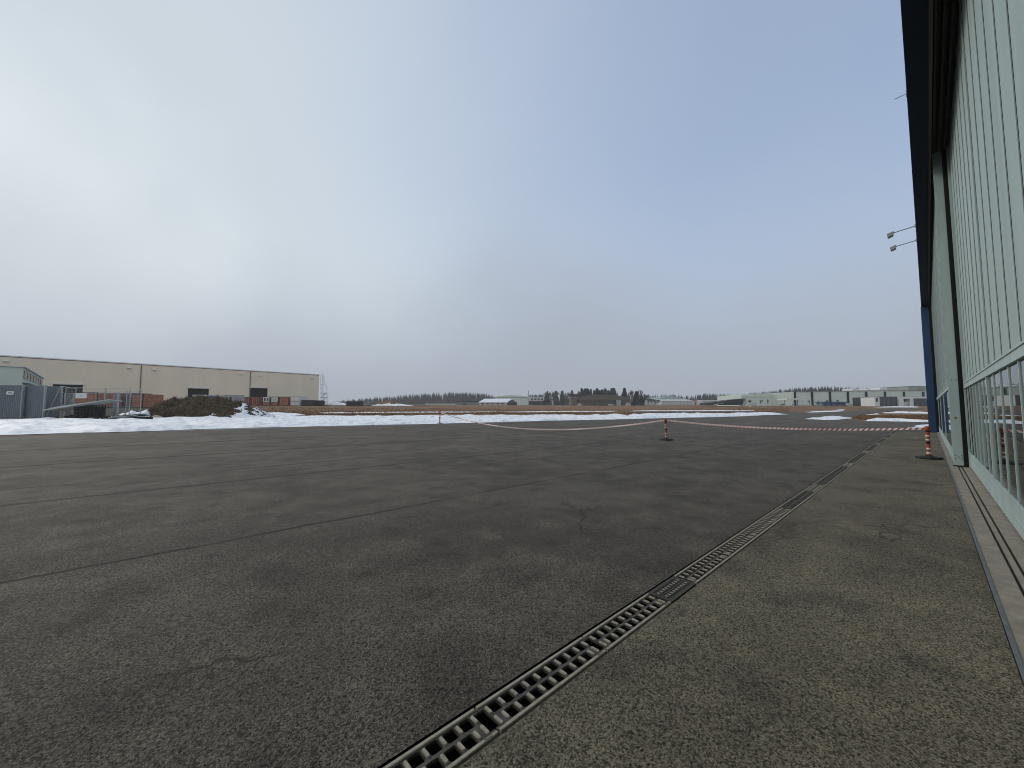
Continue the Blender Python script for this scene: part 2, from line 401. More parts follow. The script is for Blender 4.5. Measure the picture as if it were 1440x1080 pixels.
fl, f4 = at(0, 612), at(440, 600)
ext = (fl[0]-70, fl[1]+1.0)
front = [at(*p) for p in [(0,612),(200,606.5),(440,600),(618,596),(760,592),(900,589),(1000,586.5),(1110,583)]]
apron_poly = [(-75, 1.852), (39.7, 1.852), (39.7, -.36), (41.4, -.36), (41.4, -32), (74, -34), at(1318, 593.6), at(1215, 592.6), at(1196, 589),
              at(1203, 585), at(1225, 581), at(1262, 577), at(1296, 576), at(1301, 573.8), at(1262, 573.6), at(1236, 575), at(1205, 577.3), at(1185, 578.8), at(1090, 579.4), at(1075, 581.5)] + front[::-1] + [ext]
patch('apron', apron_poly, 'apron', .003, 4)
patch('pavement', [(-75, -.345), (39.66, -.345), (39.66, 1.592), (-75, 1.592)], 'strip', .003, 3)
patch('taxiway', [at(*p) for p in [(880,580.2),(1060,580),(1075,578.6),(960,578),(880,578.3)]], 'taxi', .03, 4)
mud_poly = [at(-80,589), at(60,587), at(200,585.3), at(345,583), at(380,579), at(470,571.2), at(600,570.6), at(600,570.2), at(300,568.6)]
p0 = pd(-250, 40); p1 = pd(-250, 110); p2 = pd(60, 110)
patch('soil', [at(-120,589.5), at(60,587), at(200,585.5), at(330,583.5), at(352,579), (p2.x, p2.y), (p1.x, p1.y)], 'mud', .045, 4)
patch('soil', [at(335,570.2), at(470,570.6), at(605,570.9), at(605,570.4)[:2], at(470,569.6), at(335,568.6)], 'mud', .05, 5)

# snow: long bank, thin streaks and small patches, one ground cover
def bank(h, nz=.1):
    def f(x, y, d):
        e = min(1, d/.9); e = e*(2-e)
        k = noise.fractal(Vector((x*.55, y*.55, 1.5)), 1, 2, 4)
        return e*(h + nz*k) + .02*noise.noise(Vector((x*2.3, y*2.3, 0)))*e
    return f
smb = MB()
def snow(poly, h, step, amp, nz=.1, wst=None, dz=.03):
    pl = wobble(poly, amp, wst or step*.7); vs, fs = patch_mesh(pl, dz, step, bank(h, nz)); smb.add(vs, fs)
bf = [at(-140,615.2)] + [at(*p) for p in [(0,612.2),(100,609.6),(200,606.8),(320,603.4),(440,600.2),(530,598.2),(618,596.2),(700,594),(760,592.2),(830,590.8),(900,589.2)]]
bb = [at(*p) for p in [(880,584.2),(760,585),(660,586),(560,586.5),(470,587.5),(400,588),(320,588.6),(200,590.3),(60,591.5),(-140,594)]]
snow(bf+bb, .15, .7, .55, .26)
bf = [at(*p) for p in [(885,589.4),(950,587.8),(1000,586.8),(1040,585.6),(1085,583.8),(1112,582.7)]]
bb = [at(*p) for p in [(1090,581.9),(1040,582.3),(960,582.6),(885,583.6)]]
snow(bf+bb, .2, .8, .6, .3)
snow([at(*p) for p in [(335,590),(400,586.2),(470,586),(560,585.5),(640,585),(640,587.5),(500,588.5),(340,592)]], .08, 1.2, .7, .15)
for poly, h, st, am in [
    ([(330,584.5),(352,580.5),(400,581.5),(428,583),(400,586.5),(345,588)], .12, 1., .8),
    ([(450,580.6),(560,579.2),(700,578.8),(690,579.9),(560,580.5),(455,581.6)], .03, 2., .9),
    ([(700,579.2),(800,578.2),(870,578.0),(860,578.9),(720,579.9)], .02, 2., .9),
    ([(890,577.6),(960,577),(1060,577.4),(1060,578.2),(960,578.2),(890,578.4)], .03, 2.2, .6),
    ([(1133,589.6),(1148,588.6),(1158,586.6),(1172,586.2),(1190,587),(1198,588.6),(1180,590.4),(1160,590.8),(1148,590)], .16, .8, .5),
    ([(1130,579.6),(1150,578.4),(1170,577.8),(1186,577.4),(1185,578.6),(1160,579.6),(1140,580.2)], .08, 1.2, .5),
    ([(1174,576.6),(1188,575.8),(1187,577),(1175,577.4)], .06, 1.2, .4),
    ([(1219,592.6),(1219,590.8),(1240,590.4),(1275,590.8),(1312,592),(1312,594.2),(1270,593.2),(1240,592.8)], .14, .7, .25),
    ([(1278,603.2),(1286,600.2),(1296,597.8),(1312,597),(1316,602.5),(1300,604.8),(1288,604.3)], .08, .5, .4),
    ([(1218,583),(1234,581.4),(1238,582.8),(1224,583.6)], .08, 1., .3),
    ([(1240,580.6),(1262,579.2),(1312,580.4),(1312,582),(1270,581.4),(1245,581.4)], .10, 1., .4),
    ([(1225,572.6),(1260,571.6),(1292,572),(1290,573),(1240,573.2)], .08, 2., .5)]:
    snow([at(*p) for p in poly], h, st, am, .14)
q = at(1287.8, 616.6); snow([(q[0]+.16*cos(t*pi/3), q[1]+.12*sin(t*pi/3)) for t in range(6)], .05, .1, .02, .02)
for px, Y, a, b in [(170,30,1.4,.6),(320,37,1.1,.5),(60,26,.8,.4)]:
    c = pd(px, Y); snow([(c.x+a*cos(t*pi/4), c.y+b*sin(t*pi/4)) for t in range(8)], .15, .4, .2, .1)
so = smb.build('snow', 'snow', smooth=True, fix=False)
b = bmesh.new(); b.from_mesh(so.data)
for f in b.faces:
    if f.normal.z < 0: f.normal_flip()
b.to_mesh(so.data); b.free()
tag(so, 'old white snow lying in a long bank and patches beside the asphalt', None, None, 'stuff')

# dry grass blades along the bank and over the field
gmb = MB()
def blade(x, y, h, wd):
    a = random.random()*pi; dx, dy = cos(a)*wd, sin(a)*wd; z = terr(x, y)-.03
    lx, ly = random.uniform(-.5,.5)*h, random.uniform(-.5,.5)*h
    gmb.add([(x-dx,y-dy,z),(x+dx,y+dy,z),(x+lx,y+ly,z+h)], [(0,1,2)])
ga, gb = at(345, 583.5), at(900, 580)
for i in range(16000):
    px = random.uniform(340, 1110); Y = random.uniform(0, 1)
    f0 = at.__wrapped__(px) if hasattr(at, '__wrapped__') else None
    base = 70 if px < 620 else 78
    Yd = (58 if px < 600 else 68 + (px-600)*.03) + Y*Y*60
    q = pd(px, Yd); x, y = q.x, q.y
    if inside((x, y), apron_poly): continue
    blade(x, y, random.uniform(.1, .28), random.uniform(.04, .12))
isl = [at(*p) for p in [(1198,588.5),(1206,585),(1230,584.6),(1318,584.6),(1320,590),(1218,591)]]
ix = [p[0] for p in isl]; iy = [p[1] for p in isl]
for i in range(6000):
    x, y = random.uniform(min(ix), max(ix)), random.uniform(min(iy), max(iy))
    if inside((x, y), isl): blade(x, y, random.uniform(.08, .24), random.uniform(.03, .09))
tag(gmb.build('dry_grass', 'tuft', fix=False), 'tufts of brown dry grass on the field behind the snow', None, None, 'stuff')

# dark meltwater margin along the bank and grit by the drain
wm = mat('wet_asphalt', (.034, .031, .027), .35, .3, 1.5, spec=.5); M['wet'] = wm
fr = [at(*p) for p in [(-60,613.6),(0,612.1),(100,609.5),(200,606.7),(320,603.3),(440,600.1),(530,598.1),(618,596.1),(700,593.9),(760,592.1),(830,590.7),(900,589.1)]]
inn = [(a, b-random.uniform(.25, .7)) for a, b in fr]
patch('wet_asphalt', wobble([(a, b+.5) for a, b in fr] + inn[::-1], .22, .8), 'wet', .012, 1.5)
gm = MB(); rnd = random.Random(77)
for i in range(1500):
    s_ = rnd.uniform(.2, 14)**1.0; side = rnd.random()
    n_ = 1.86+abs(rnd.gauss(0, .12)) if side < .45 else (1.585-abs(rnd.gauss(0, .12)) if side < .8 else rnd.uniform(-.3, 4.5))
    r_ = rnd.uniform(.0025, .0065); z_ = terr(s_, n_)+.003; a = rnd.random()*6
    gm.add([(s_+r_*cos(a), n_+r_*sin(a), z_), (s_+r_*cos(a+2), n_+r_*sin(a+2), z_), (s_+r_*cos(a+4.2), n_+r_*sin(a+4.2), z_), (s_, n_, z_+r_*.9)], [(0,1,3),(1,2,3),(2,0,3)])
tag(gm.build('grit', 'concrete', fix=False), 'loose grit and small stones scattered beside the drain', None, None, 'stuff')

# ------------------------------------------------------------------ drain line
D0, D1 = 1.606, 1.838
ch = thing('drain_channel', 'dark recessed channel under the line of iron drain grates', 'drain channel', (-2, D0, 0))
mb = MB(); wd = D1-D0
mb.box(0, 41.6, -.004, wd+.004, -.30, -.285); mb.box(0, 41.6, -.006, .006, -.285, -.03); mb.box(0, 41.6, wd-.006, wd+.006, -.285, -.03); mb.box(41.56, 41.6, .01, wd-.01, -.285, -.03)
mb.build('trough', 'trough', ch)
mb = MB(); mb.box(0, 41.6, -.013, -.0075, -.05, -.012); mb.box(0, 41.6, wd+.0075, wd+.013, -.05, -.012); mb.build('edge_strip', 'black', ch)

def rcell(mb, x0, x1, y0, y1, hx0, hx1, hy0, hy1, r, z, dep):
    outer = [(x0,y0),(x1,y0),(x1,y1),(x0,y1)]; cs = [(hx0+r,hy0+r,pi),(hx1-r,hy0+r,1.5*pi),(hx1-r,hy1-r,0),(hx0+r,hy1-r,.5*pi)]
    K = 3; inner = []
    for cx, cy, a in cs:
        for k in range(K+1): inner.append((cx+r*cos(a+.5*pi*k/K), cy+r*sin(a+.5*pi*k/K)))
    n = len(inner); vs = [(x, y, z) for x, y in outer] + [(x, y, z) for x, y in inner] + [(x, y, z-dep) for x, y in inner]
    fs = []
    for c in range(4):
        i0 = c*(K+1)
        for k in range(K): fs.append((c, 4+i0+k+1, 4+i0+k))
        nx = (c+1) % 4; fs.append((c, nx, 4+nx*(K+1), 4+i0+K))
    for i in range(n): fs.append((4+i, 4+(i+1) % n, 4+n+(i+1) % n, 4+n+i))
    mb.add(vs, fs)
def stadium(mb, cx, cy, lx, ly, z0, z1):          # raised worn pad, long in y
    r = lx/2; pts = []
    for k in range(7): pts.append((cx+r*cos(pi*k/6), cy+(ly/2-r)+r*sin(pi*k/6)))
    for k in range(7): pts.append((cx-r*cos(pi*k/6), cy-(ly/2-r)-r*sin(pi*k/6)))
    n = len(pts); q = [(cx+(x-cx)*.82, cy+(y-cy)*.93) for x, y in pts]
    mb.add([(x,y,z0) for x,y in pts]+[(x,y,z1) for x,y in q], [tuple(range(n,2*n))]+[(i,(i+1)%n,n+(i+1)%n,n+i) for i in range(n)])
W = wd-.006                                       # grate width
def text_mesh(txt, size):
    cu = bpy.data.curves.new('lettering', 'FONT'); cu.body = txt; cu.size = size; cu.extrude = .0006; cu.align_x = 'CENTER'; cu.align_y = 'CENTER'
    o = bpy.data.objects.new('tmp', cu); COL.objects.link(o)
    me = bpy.data.meshes.new_from_object(o.evaluated_get(bpy.context.evaluated_depsgraph_get())); bpy.data.objects.remove(o); return me
def slotted(label, group, letters, top='iron_worn'):
    t = thing('drain_grate', label, 'drain grate', (0, 0, 0), 0, group)
    g = MB(); ZW = -.006; rail = .024; y0, y1 = rail, W-rail; ym = (y0+y1)/2; e = .05
    for row, (a, b_) in enumerate(((y0, ym), (ym, y1))):
        if row == 1: x = e
        else:
            x = e+.05; g.box(e-.012, e+.05, a, b_, ZW-.018, ZW)
        nn = 9 if row == 1 else 8
        for k in range(nn): rcell(g, x+.1*k, x+.1*k+.1, a, b_, x+.1*k+.0145, x+.1*k+.0855, a+(.010 if row else .006), b_-(.006 if row else .010), .012, ZW, .018)
        if row == 0: g.box(1-e-.05, 1-e+.012, a, b_, ZW-.018, ZW)
        else: g.box(e-.014, e, a, b_, ZW-.018, ZW); g.box(1-e, 1-e+.014, a, b_, ZW-.018, ZW)
    for xx in (.004, 1-e+.016):
        g.box(xx, xx+.03, y0, y0+.016, ZW-.018, ZW-.001); g.box(xx, xx+.03, y1-.016, y1, ZW-.018, ZW-.001)
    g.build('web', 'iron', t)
    r = MB()
    for a, b_ in ((.0, rail), (W-rail, W)):
        r.prism([(a+.001,-.026),(b_-.001,-.026),(b_-.001,-.002),(b_-.004,.002),(a+.004,.002),(a+.001,-.002)], .009, .991, 'x')
    r.cur = 1
    for k in range(10): stadium(r, e+.1*k, ym+(y1-ym)/2, .019, (y1-ym)*.68, ZW-.001, .002)
    for k in range(9): stadium(r, e+.05+.1*k, y0+(ym-y0)/2, .020, (ym-y0)*.68, ZW-.001, .002)
    stadium(r, e-.002, y0+(ym-y0)/2, .020, (ym-y0)*.8, ZW-.001, .002); stadium(r, 1-e+.002, y0+(ym-y0)/2, .020, (ym-y0)*.8, ZW-.001, .002)
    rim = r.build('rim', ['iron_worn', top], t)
    if letters:
        me = text_mesh('ACO', .024); me.materials.append(M['iron_dark'])
        o = bpy.data.objects.new('lettering', me); COL.objects.link(o); o.parent = rim; o.location = (.93, rail/2, .0025)
    return t
g1 = slotted('slotted iron drain grate cut off by the bottom edge of the photo', 'slotted drain grates', True); g1.location = (.402, D0+.003, 0)
dup(g1, (1.402, D0+.003, 0), label='second slotted iron drain grate from the bottom, between two wide black joint gaps')
dup(g1, (2.402, D0+.003, 0), label='slotted iron drain grate directly before the fine mesh drain cover')
dup(g1, (-.598, D0+.003, 0), label='slotted iron drain grate hidden below the bottom edge of the photo')
far_l = 'slotted iron drain grate in the receding line beyond the fine mesh drain cover'
plain = slotted('slotted iron drain grate directly behind the fine mesh drain cover', 'slotted drain grates', False); plain.location = (3.93, D0+.003, 0)
dull = slotted(far_l, 'slotted drain grates receding to the barrier tape', False, 'iron'); dull.location = (7.93, D0+.003, 0)
for k in range(1, 36):
    if k != 4: dup(dull if (k > 3 and k % 5 not in (1,)) else plain, (3.93+k, D0+.003, 0), label=far_l, group='slotted drain grates receding to the barrier tape')
mg = thing('drain_cover', 'dark fine mesh drain cover with small raised ticks between the slotted grates', 'drain cover', (3.406, D0+.003, 0))
g = MB(); LM = .518
for a, b_ in ((0, .03), (W-.03, W)): g.box(0, LM, a, b_, -.026, 0)
g.box(0, .02, .03, W-.03, -.026, 0); g.box(LM-.02, LM, .03, W-.03, -.026, 0)
for yy in (.068, .113, .156): g.box(.02, LM-.02, yy-.004, yy+.004, -.024, -.001)
k = .029
while k < LM-.024: g.box(k, k+.013, .03, W-.03, -.022, -.0005); k += .030
k = .06; g.cur = 1
while k < LM-.05:
    for yy in (.075, .15): stadium(g, k, yy, .012, .03, -.002, .004)
    k += .05
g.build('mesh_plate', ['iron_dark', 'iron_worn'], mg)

# ------------------------------------------------------------------ hangar
S0, S1 = -30., 41.0
hg = thing('hangar', 'tall pale green hangar with navy eave and glazed sliding doors along the right edge', 'hangar', (0, 0, 0))
mb = MB()                                         # concrete threshold with a slot for the rail
mb.box(S0, S1-.9, -.345, -.338, -.1, .03); mb.build('edge_angle', 'edge_paint', hg)
mb = MB(); mb.box(S0, S1-.9, -.338, -.319, -.1, .0285); mb.build('edge_band', 'edge_paint', hg)
mb = MB(); mb.box(S0, S1-.9, -.500, -.319, -.2, .024); mb.box(S0, S1-.9, -1.3, -.600, -.2, .024); mb.box(S0, S1-.9, -.600, -.500, -.2, -.05); mb.build('threshold', 'concrete', hg)
mb = MB(); mb.box(S0, S1-.9, -.573, -.527, -.05, .012); mb.build('rail', 'concrete', hg)
mb = MB(); mb.box(S0, S1, -30, -1.3, -.2, .02); mb.build('floor', 'concrete', hg)
mb = MB(); mb.box(S0, S1, -30, -.02, 10.47, 10.9); mb.build('roof', 'roofgrey', hg)
mb = MB(); mb.box(S0, S1, -.34, .0, 8.98, 10.46); mb.build('fascia', 'navy_shaded', hg)
mb = MB(); mb.box(S0, S1-.02, -.40, -.345, 8.985, 10.4); mb.build('fascia_back', 'soffit', hg)
mb = MB(); mb.box(S0, S1, -1.2, -.402, 10.0, 10.4)
for n_ in (-.47, -.585, -.70, -.83): mb.box(S0, S1-.9, n_-.02, n_+.02, 9.45, 10.0)
mb.build('soffit', 'soffit', hg)
mb = MB(); mb.box(S0, S1, -1.5, -1.2, 9.0, 10.4); mb.box(S0, S1, -30, -29.7, .02, 10.4); mb.box(S0-.3, S0, -30, -.9, -.2, 10.4); mb.box(S1-.3, S1, -29.7, -1.2, .02, 10.4); mb.build('wall', 'clad', hg)
mb = MB(); mb.box(S1-.75, S1+.25, -.335, .03, -.1, 8.975); mb.build('corner_column', 'navy', hg)
mb = MB(); mb.box(S1-.85, S1-.75, -1.0, -.336, -.1, 8.97); mb.box(S1-.85, S1-.75, -1.19, -.405, 8.971, 9.99); mb.build('column_seal', 'seal_gap_shade', hg)

PT = .86
def leaf(x_far, x_near, front, back, label, anchor, rec=.024):
    """one sliding leaf: mesh = cladding, children = rails, mullions, panes, end post"""
    mb = MB(); ZT = 9.42
    mb.box(x_near+.02, x_far-.12, back, front-.05, 2.42, ZT)
    d = mb.build('sliding_door', 'clad', hg); d['label'] = label
    xs = []; x = anchor
    while x > x_near+.3: x -= PT
    while x < x_far-.25:
        if x > x_near+.1: xs.append(x)
        x += PT
    rb = MB()
    for i, x in enumerate(xs):
        thick = abs(((x-anchor)/(PT*7)) - round((x-anchor)/(PT*7))) < .02
        wv = .045 if thick else .020
        rb.cur = 0; rb.box(x-wv, x+wv, front-.052, front-.05+(.022 if thick else .011), 2.42, ZT-.02); rb.cur = 1; rb.box(x-wv-.016, x-wv-.001, front-.052, front-.047, 2.42, ZT-.02)
        mb = MB(); mb.box(x-wv*1.2, x+wv*1.2, back+.06, front+(.002 if thick else -.012), .48, 2.245); mb.build('mullion', 'clad2', d)
    rb.build('ribs', ['clad2', 'seal_gap_shade'], d)
    mb = MB(); mb.box(x_near+.01, x_far-.10, back+.02, front-.003, 2.25, 2.42); mb.box(x_near+.012, x_far-.11, front-.003, front+.012, 2.385, 2.415); mb.box(x_near+.012, x_far-.11, front-.003, front+.012, 2.252, 2.275); mb.build('mid_rail', 'clad2', d)
    mb = MB(); mb.box(x_near+.01, x_far-.10, back+.02, front-.014, .06, .475); mb.box(x_near+.012, x_far-.11, front-.015, front-.006, .215, .24); mb.box(x_near+.012, x_far-.11, front-.015, front-.006, .445, .47); mb.build('bottom_rail', 'clad2', d)
    ends = [x_near+.03]+xs+[x_far-.13]
    for a, b_ in zip(ends, ends[1:]):
        mb = MB(); mb.box(a+.004, b_-.004, front-.012-rec+.006, front-.012-rec+.012, .476, 2.249); mb.build('window_pane', 'glass', d)
    mb = MB(); mb.box(x_near+.02, x_far-.12, back+.001, back+.012, .07, .47); mb.build('seal_gap_shade', 'seal_gap_shade', d)
    return d
d1 = leaf(16.9, -6, -.72, -.93, 'inner sliding door nearest the camera with tall window strip', 10.77)
mb = MB(); mb.box(16.8, 16.9, -.93, -.715, .03, 9.42); mb.build('end_post', 'clad2', d1)
mb = MB(); mb.box(16.02, 16.10, -.80, -.7255, .48, 2.248); mb.build('seal_gap_shade', 'seal_gap_shade', d1)
d2 = leaf(40.0, 17.12, -.44, -.62, 'outer sliding door with grey end post and warning triangle', 17.6, .012)
mb = MB(); mb.box(17.0, 17.13, -.625, -.435, .06, 9.42)
ep = mb.build('end_post', 'clad2', d2)
mb = MB(); mb.box(16.985, 17.13, -.645, -.42, .024, .058); mb.build('base_shoe', 'black', d2)
mb = MB()
for y_, z_ in ((-.475,.34),(-.475,.25),(-.535,.30),(-.595,.34),(-.595,.25),(-.5,2.52),(-.585,2.52)): mb.tube((16.988,y_,z_),(17.0,y_,z_),.012,8)
mb.build('bolt', 'black', d2)
mb = MB(); mb.prism([(-.565,1.40),(-.495,1.40),(-.53,1.46)], 16.993, 17.0, 'x'); mb.build('warning_sign', 'yellow_sign', d2)
mb = MB(); mb.box(16.96, 17.06, -.712, -.632, .03, 9.42); mb.build('seal_gap_shade', 'seal_gap_shade', d2)  # black box fills the slot between leaves, standing in for its shade
d3 = leaf(-6.1, -29, -.44, -.62, 'outer sliding door behind the camera', -10)

def floodlight(px, py, hx, label, z):
    # arm root on the fascia top edge at n=0, reaching out over the apron
    r = ray(px, py); t = (z-CZ)/r.z; s = r.x*t
    t_ = thing('floodlight', label, 'floodlight', (s, 0, z), 0, 'floodlights on the hangar eave')
    mb = MB(); ln = .70
    mb.tube((0,0,0),(0,ln,-.08),.02,8); mb.tube((0,-.0,-.08),(0,0,.08),.03,8); mb.build('arm', 'grey_lamp', t_)
    if hx:
        mb = MB(); mb.prism([(ln-.02,-.03),(ln+.20,-.10),(ln+.18,-.25),(ln+.0,-.20)], -.13, .13, 'x'); h = mb.build('lamp_head', 'grey_lamp', t_)
        mb = MB(); mb.prism([(ln+.015,-.206),(ln+.165,-.249),(ln+.165,-.258),(ln+.015,-.215)], -.11, .11, 'x'); mb.build('lamp_glass', 'glass_dark', h)
    return t_
floodlight(1286, 318, True, 'grey floodlight on an eave arm, the upper of the two close together', 9.6)
floodlight(1288.3, 338, True, 'grey floodlight on an eave arm, the lower of the two close together', 9.6)
t_ = thing('eave_rod', 'thin bare rod sticking out of the eave high above the floodlights', 'rod', (0, 0, 0))
r = ray(1274, 132); tt = (9.6-CZ)/r.z; t_.location = (r.x*tt, 0, 9.6)
mb = MB(); mb.tube((0,-.02,0),(0,.22,-.015),.008,6); mb.build('rod', 'grey_lamp', t_); mb = MB(); mb.box(-.05,.05,-.01,.012,-.06,.06); mb.build('bracket', 'grey_lamp', t_)

# ------------------------------------------------------------------ barrier posts and tapes
def post(loc, label):
    t = thing('barrier_post', label, 'barrier post', loc, random.random(), 'red and white barrier posts holding the tape'); t.rotation_euler.x = random.uniform(-.02, .02); t.rotation_euler.y = random.uniform(-.02, .02)
    mb = MB(); mb.lathe([(.33,0),(.33,.03),(.30,.055),(.12,.075),(.085,.105)], 8); mb.build('base_plate', 'black', t)
    R = .052; z = .10; H_ = .95
    seq = [('orange',.06),('white_band',.055),('orange',.09),('white_band',.05),('orange',.13),('black',.085),('orange',.035),('white_band',.045),('orange',.085),('white_band',.045),('orange',.10),('black',.055)]
    o = MB(); wb = MB(); bb = MB()
    for m_, h in seq:
        (o if m_ == 'orange' else wb if m_ == 'white_band' else bb).lathe([(R+(0 if m_ == 'orange' else .002), z), (R+(0 if m_ == 'orange' else .002), z+h)], 16)
        z += h
    o.lathe([(R+.006,z),(R+.018,z+.03),(R+.022,z+.09),(R+.016,z+.13),(.02,z+.15)], 16)
    o.build('tube', 'orange', t, smooth=False); wb.build('reflective_band', 'white_band', t); bb.build('black_band', 'black', t)
    return t, Vector(loc)+Vector((0, 0, z+.07))
q = at(1308, 645); PA, TA = post((19.2, .05, .012), 'barrier post standing against the hangar doors at the right')
q = at(937, 619); PB, TB = post((q[0], q[1], terr(*q)+.012), 'barrier post alone on the open asphalt in the middle')
q = at(618.3, 596); PC, TC = post((q[0], q[1], terr(*q)+.012), 'barrier post at the snow edge, farthest away on the left')
def tape(p, q, sag, label, seed, low=None):
    rnd = random.Random(seed); n = int((q-p).length/.030); pts = []
    for i in range(n+1):
        u = i/n; c = p.lerp(q, u); c.z -= sag*4*u*(1-u)
        c.z = max(c.z, terr(c.x, c.y)+.05+.03*noise.noise(Vector((u*9, seed, 0)))); pts.append(c)
    mb = MB(); d = (q-p).normalized(); sd_ = Vector((-d.y, d.x, 0)); wdt = .075
    vs = []
    for i, c in enumerate(pts):
        u = i/n; e = min(1, min(u, 1-u)*9)
        ang = .35*noise.noise(Vector((u*5, seed, 2)))*e + (1.2 if seed == 2 else .35)*max(0, noise.noise(Vector((u*13, seed, 5))))*e
        v = Vector((0, 0, 1))*cos(ang)+sd_*sin(ang)
        vs.append((c, v))
    # diagonal stripes: the lower edge is shifted two steps along the tape
    for i in range(n-2):
        (c0, v0), (c1, v1), (c2, v2), (c3, v3) = vs[i], vs[i+1], vs[min(i+2, n)], vs[min(i+3, n)]
        mb.cur = 0 if i % 5 < 2 else 1
        mb.add([c0-v0*wdt/2, c1-v1*wdt/2, c3+v3*wdt/2, c2+v2*wdt/2], [(0,1,2,3)])
    (a0, b0) = vs[0]; mb.cur = 1; mb.add([vs[0][0]-vs[0][1]*wdt/2, vs[2][0]+vs[2][1]*wdt/2, vs[0][0]+vs[0][1]*wdt/2], [(0,1,2)])
    return tag(mb.build('barrier_tape', ['tape_red', 'tape_white'], smooth=False, fix=False), label, 'barrier tape', 'barrier tapes across the apron')
tape(TB, TA, .20, 'red and white striped tape hanging from middle post to hangar post', 1)
tape(TC, TB, .93, 'red and white striped tape drooping to the asphalt between left and middle posts', 2)

# ------------------------------------------------------------------ left: site behind the snow
def corr(mb, x0, x1, z0, z1, y, pitch=.16, dep=.04, th=.02):
    n = max(2, int((x1-x0)/pitch)); pr = []
    for i in range(n+1):
        x = x0+(x1-x0)*i/n
        if i == n: pr.append((x, y)); break
        w_ = (x1-x0)/n; pr += [(x, y), (x+w_*.35, y), (x+w_*.5, y-dep), (x+w_*.85, y-dep)]
    m_ = len(pr); vs = [(a, b_, z0) for a, b_ in pr]+[(a, b_, z1) for a, b_ in pr]+[(a, b_+th+dep, z0) for a, b_ in pr]+[(a, b_+th+dep, z1) for a, b_ in pr]
    fs = [(i, i+1, m_+i+1, m_+i) for i in range(m_-1)]+[(2*m_+i+1, 2*m_+i, 3*m_+i, 3*m_+i+1) for i in range(m_-1)]+[(m_+i, m_+i+1, 3*m_+i+1, 3*m_+i) for i in range(m_-1)]
    mb.add(vs, fs)
def hoarding(px0, px1, ptop, Y, label, m_='hoard', rz=0., sign=False, depth=0.):
    o = pd(px0, Y); k = Y/F; wv = (px1-px0)*k; h = zp(px0, ptop, Y)-o.z
    t = thing('hoarding_panel', label, 'hoarding panel', o, FACE+rz, 'corrugated hoarding panels at the building site')
    mb = MB(); corr(mb, .06, wv-.06, .12, h-.05, 0); mb.build('corrugated_sheet', m_, t)
    mb = MB()
    for x in (.03, wv-.03): mb.box(x-.04, x+.04, -.05, .10, -.1, h)
    mb.box(.07, wv-.07, .07, .13, h-.13, h-.04); mb.box(.07, wv-.07, .07, .13, .15, .24); mb.build('frame', 'galv', t)
    if sign:
        mb = MB(); mb.prism([(.9,h-.75),(1.0,h-.92),(1.55,h-.92),(1.65,h-.75),(1.55,h-.58),(1.0,h-.58)], -.075, -.05, 'y'); s_ = mb.build('sign', 'white', t)
        mb = MB(); mb.box(1.12,1.44,-.079,-.076,h-.80,h-.70); mb.build('sign_print', 'hoard', s_)
    return t
hoarding(-40, -7, 540.5, 35, 'grey corrugated hoarding panel cut by the left edge of the photo')
hoarding(-6, 30.5, 541, 35, 'grey corrugated hoarding panel with a small white sign', sign=True)
hoarding(34, 62, 541.5, 35.4, 'dark blue grey corrugated hoarding panel right of the black gap')
hoarding(63, 81, 542.5, 38.5, 'blue grey corrugated panel set back behind the leaning fence tube', rz=.25)
hoarding(90, 103, 553.5, 40, 'short grey corrugated panel behind the tilted metal sheets', 'hoard_lt')
hoarding(159.5, 174, 552, 38, 'pale grey corrugated panel standing alone among the fences', 'hoard_lt', rz=-.5)

# two storey pale green site office, end wall to the camera
o = pd(-30, 46); rr = 16*pi/180
t = thing('site_office', 'pale green raised portable office with a row of side windows behind the hoarding', 'site office', o, FACE+radians(47))
# its near corner at px 28, far corner at px 57
c0, c1 = pd(28, 46), pd(57.5, 64); t.location = (c0.x, c0.y, c0.z)
dirv = (c1-c0); dirv.z = 0; ln = dirv.length; t.rotation_euler = (0, 0, math.atan2(dirv.y, dirv.x))
ht = zp(28, 516.5, 46)-c0.z; zl = zp(28, 541.5, 46)-c0.z
mb = MB(); mb.box(0, ln, 0, 7, .1, ht); mb.build('wall', 'pale_green', t)
mb = MB(); mb.box(-.15, ln+.15, -.15, 7.15, ht+.002, ht+.16); mb.build('roof', 'white', t)
nw = 7
for i in range(nw):
    x = 1.0+(ln-2.0)*i/nw; mb = MB(); mb.box(x, x+(ln-2)/nw*.72, -.06, -.002, zl+1.0, ht-.35); wn = mb.build('window', 'glass_dark', t)
    mb = MB(); mb.box(x-.06, x+(ln-2)/nw*.72+.06, -.09, -.061, ht-.34, ht-.26); mb.box(x-.06, x+(ln-2)/nw*.72+.06, -.09, -.061, zl+.92, zl+1.0); mb.build('frame', 'white', wn)
mb = MB(); mb.box(.5, ln-.5, -.5, -.002, zl+.28, zl+.36)
for i in range(12): mb.box(.6+i*(ln-1.3)/11, .66+i*(ln-1.3)/11, -.5, -.45, zl-.5, zl+.28)
mb.build('walkway', 'off_white', t)

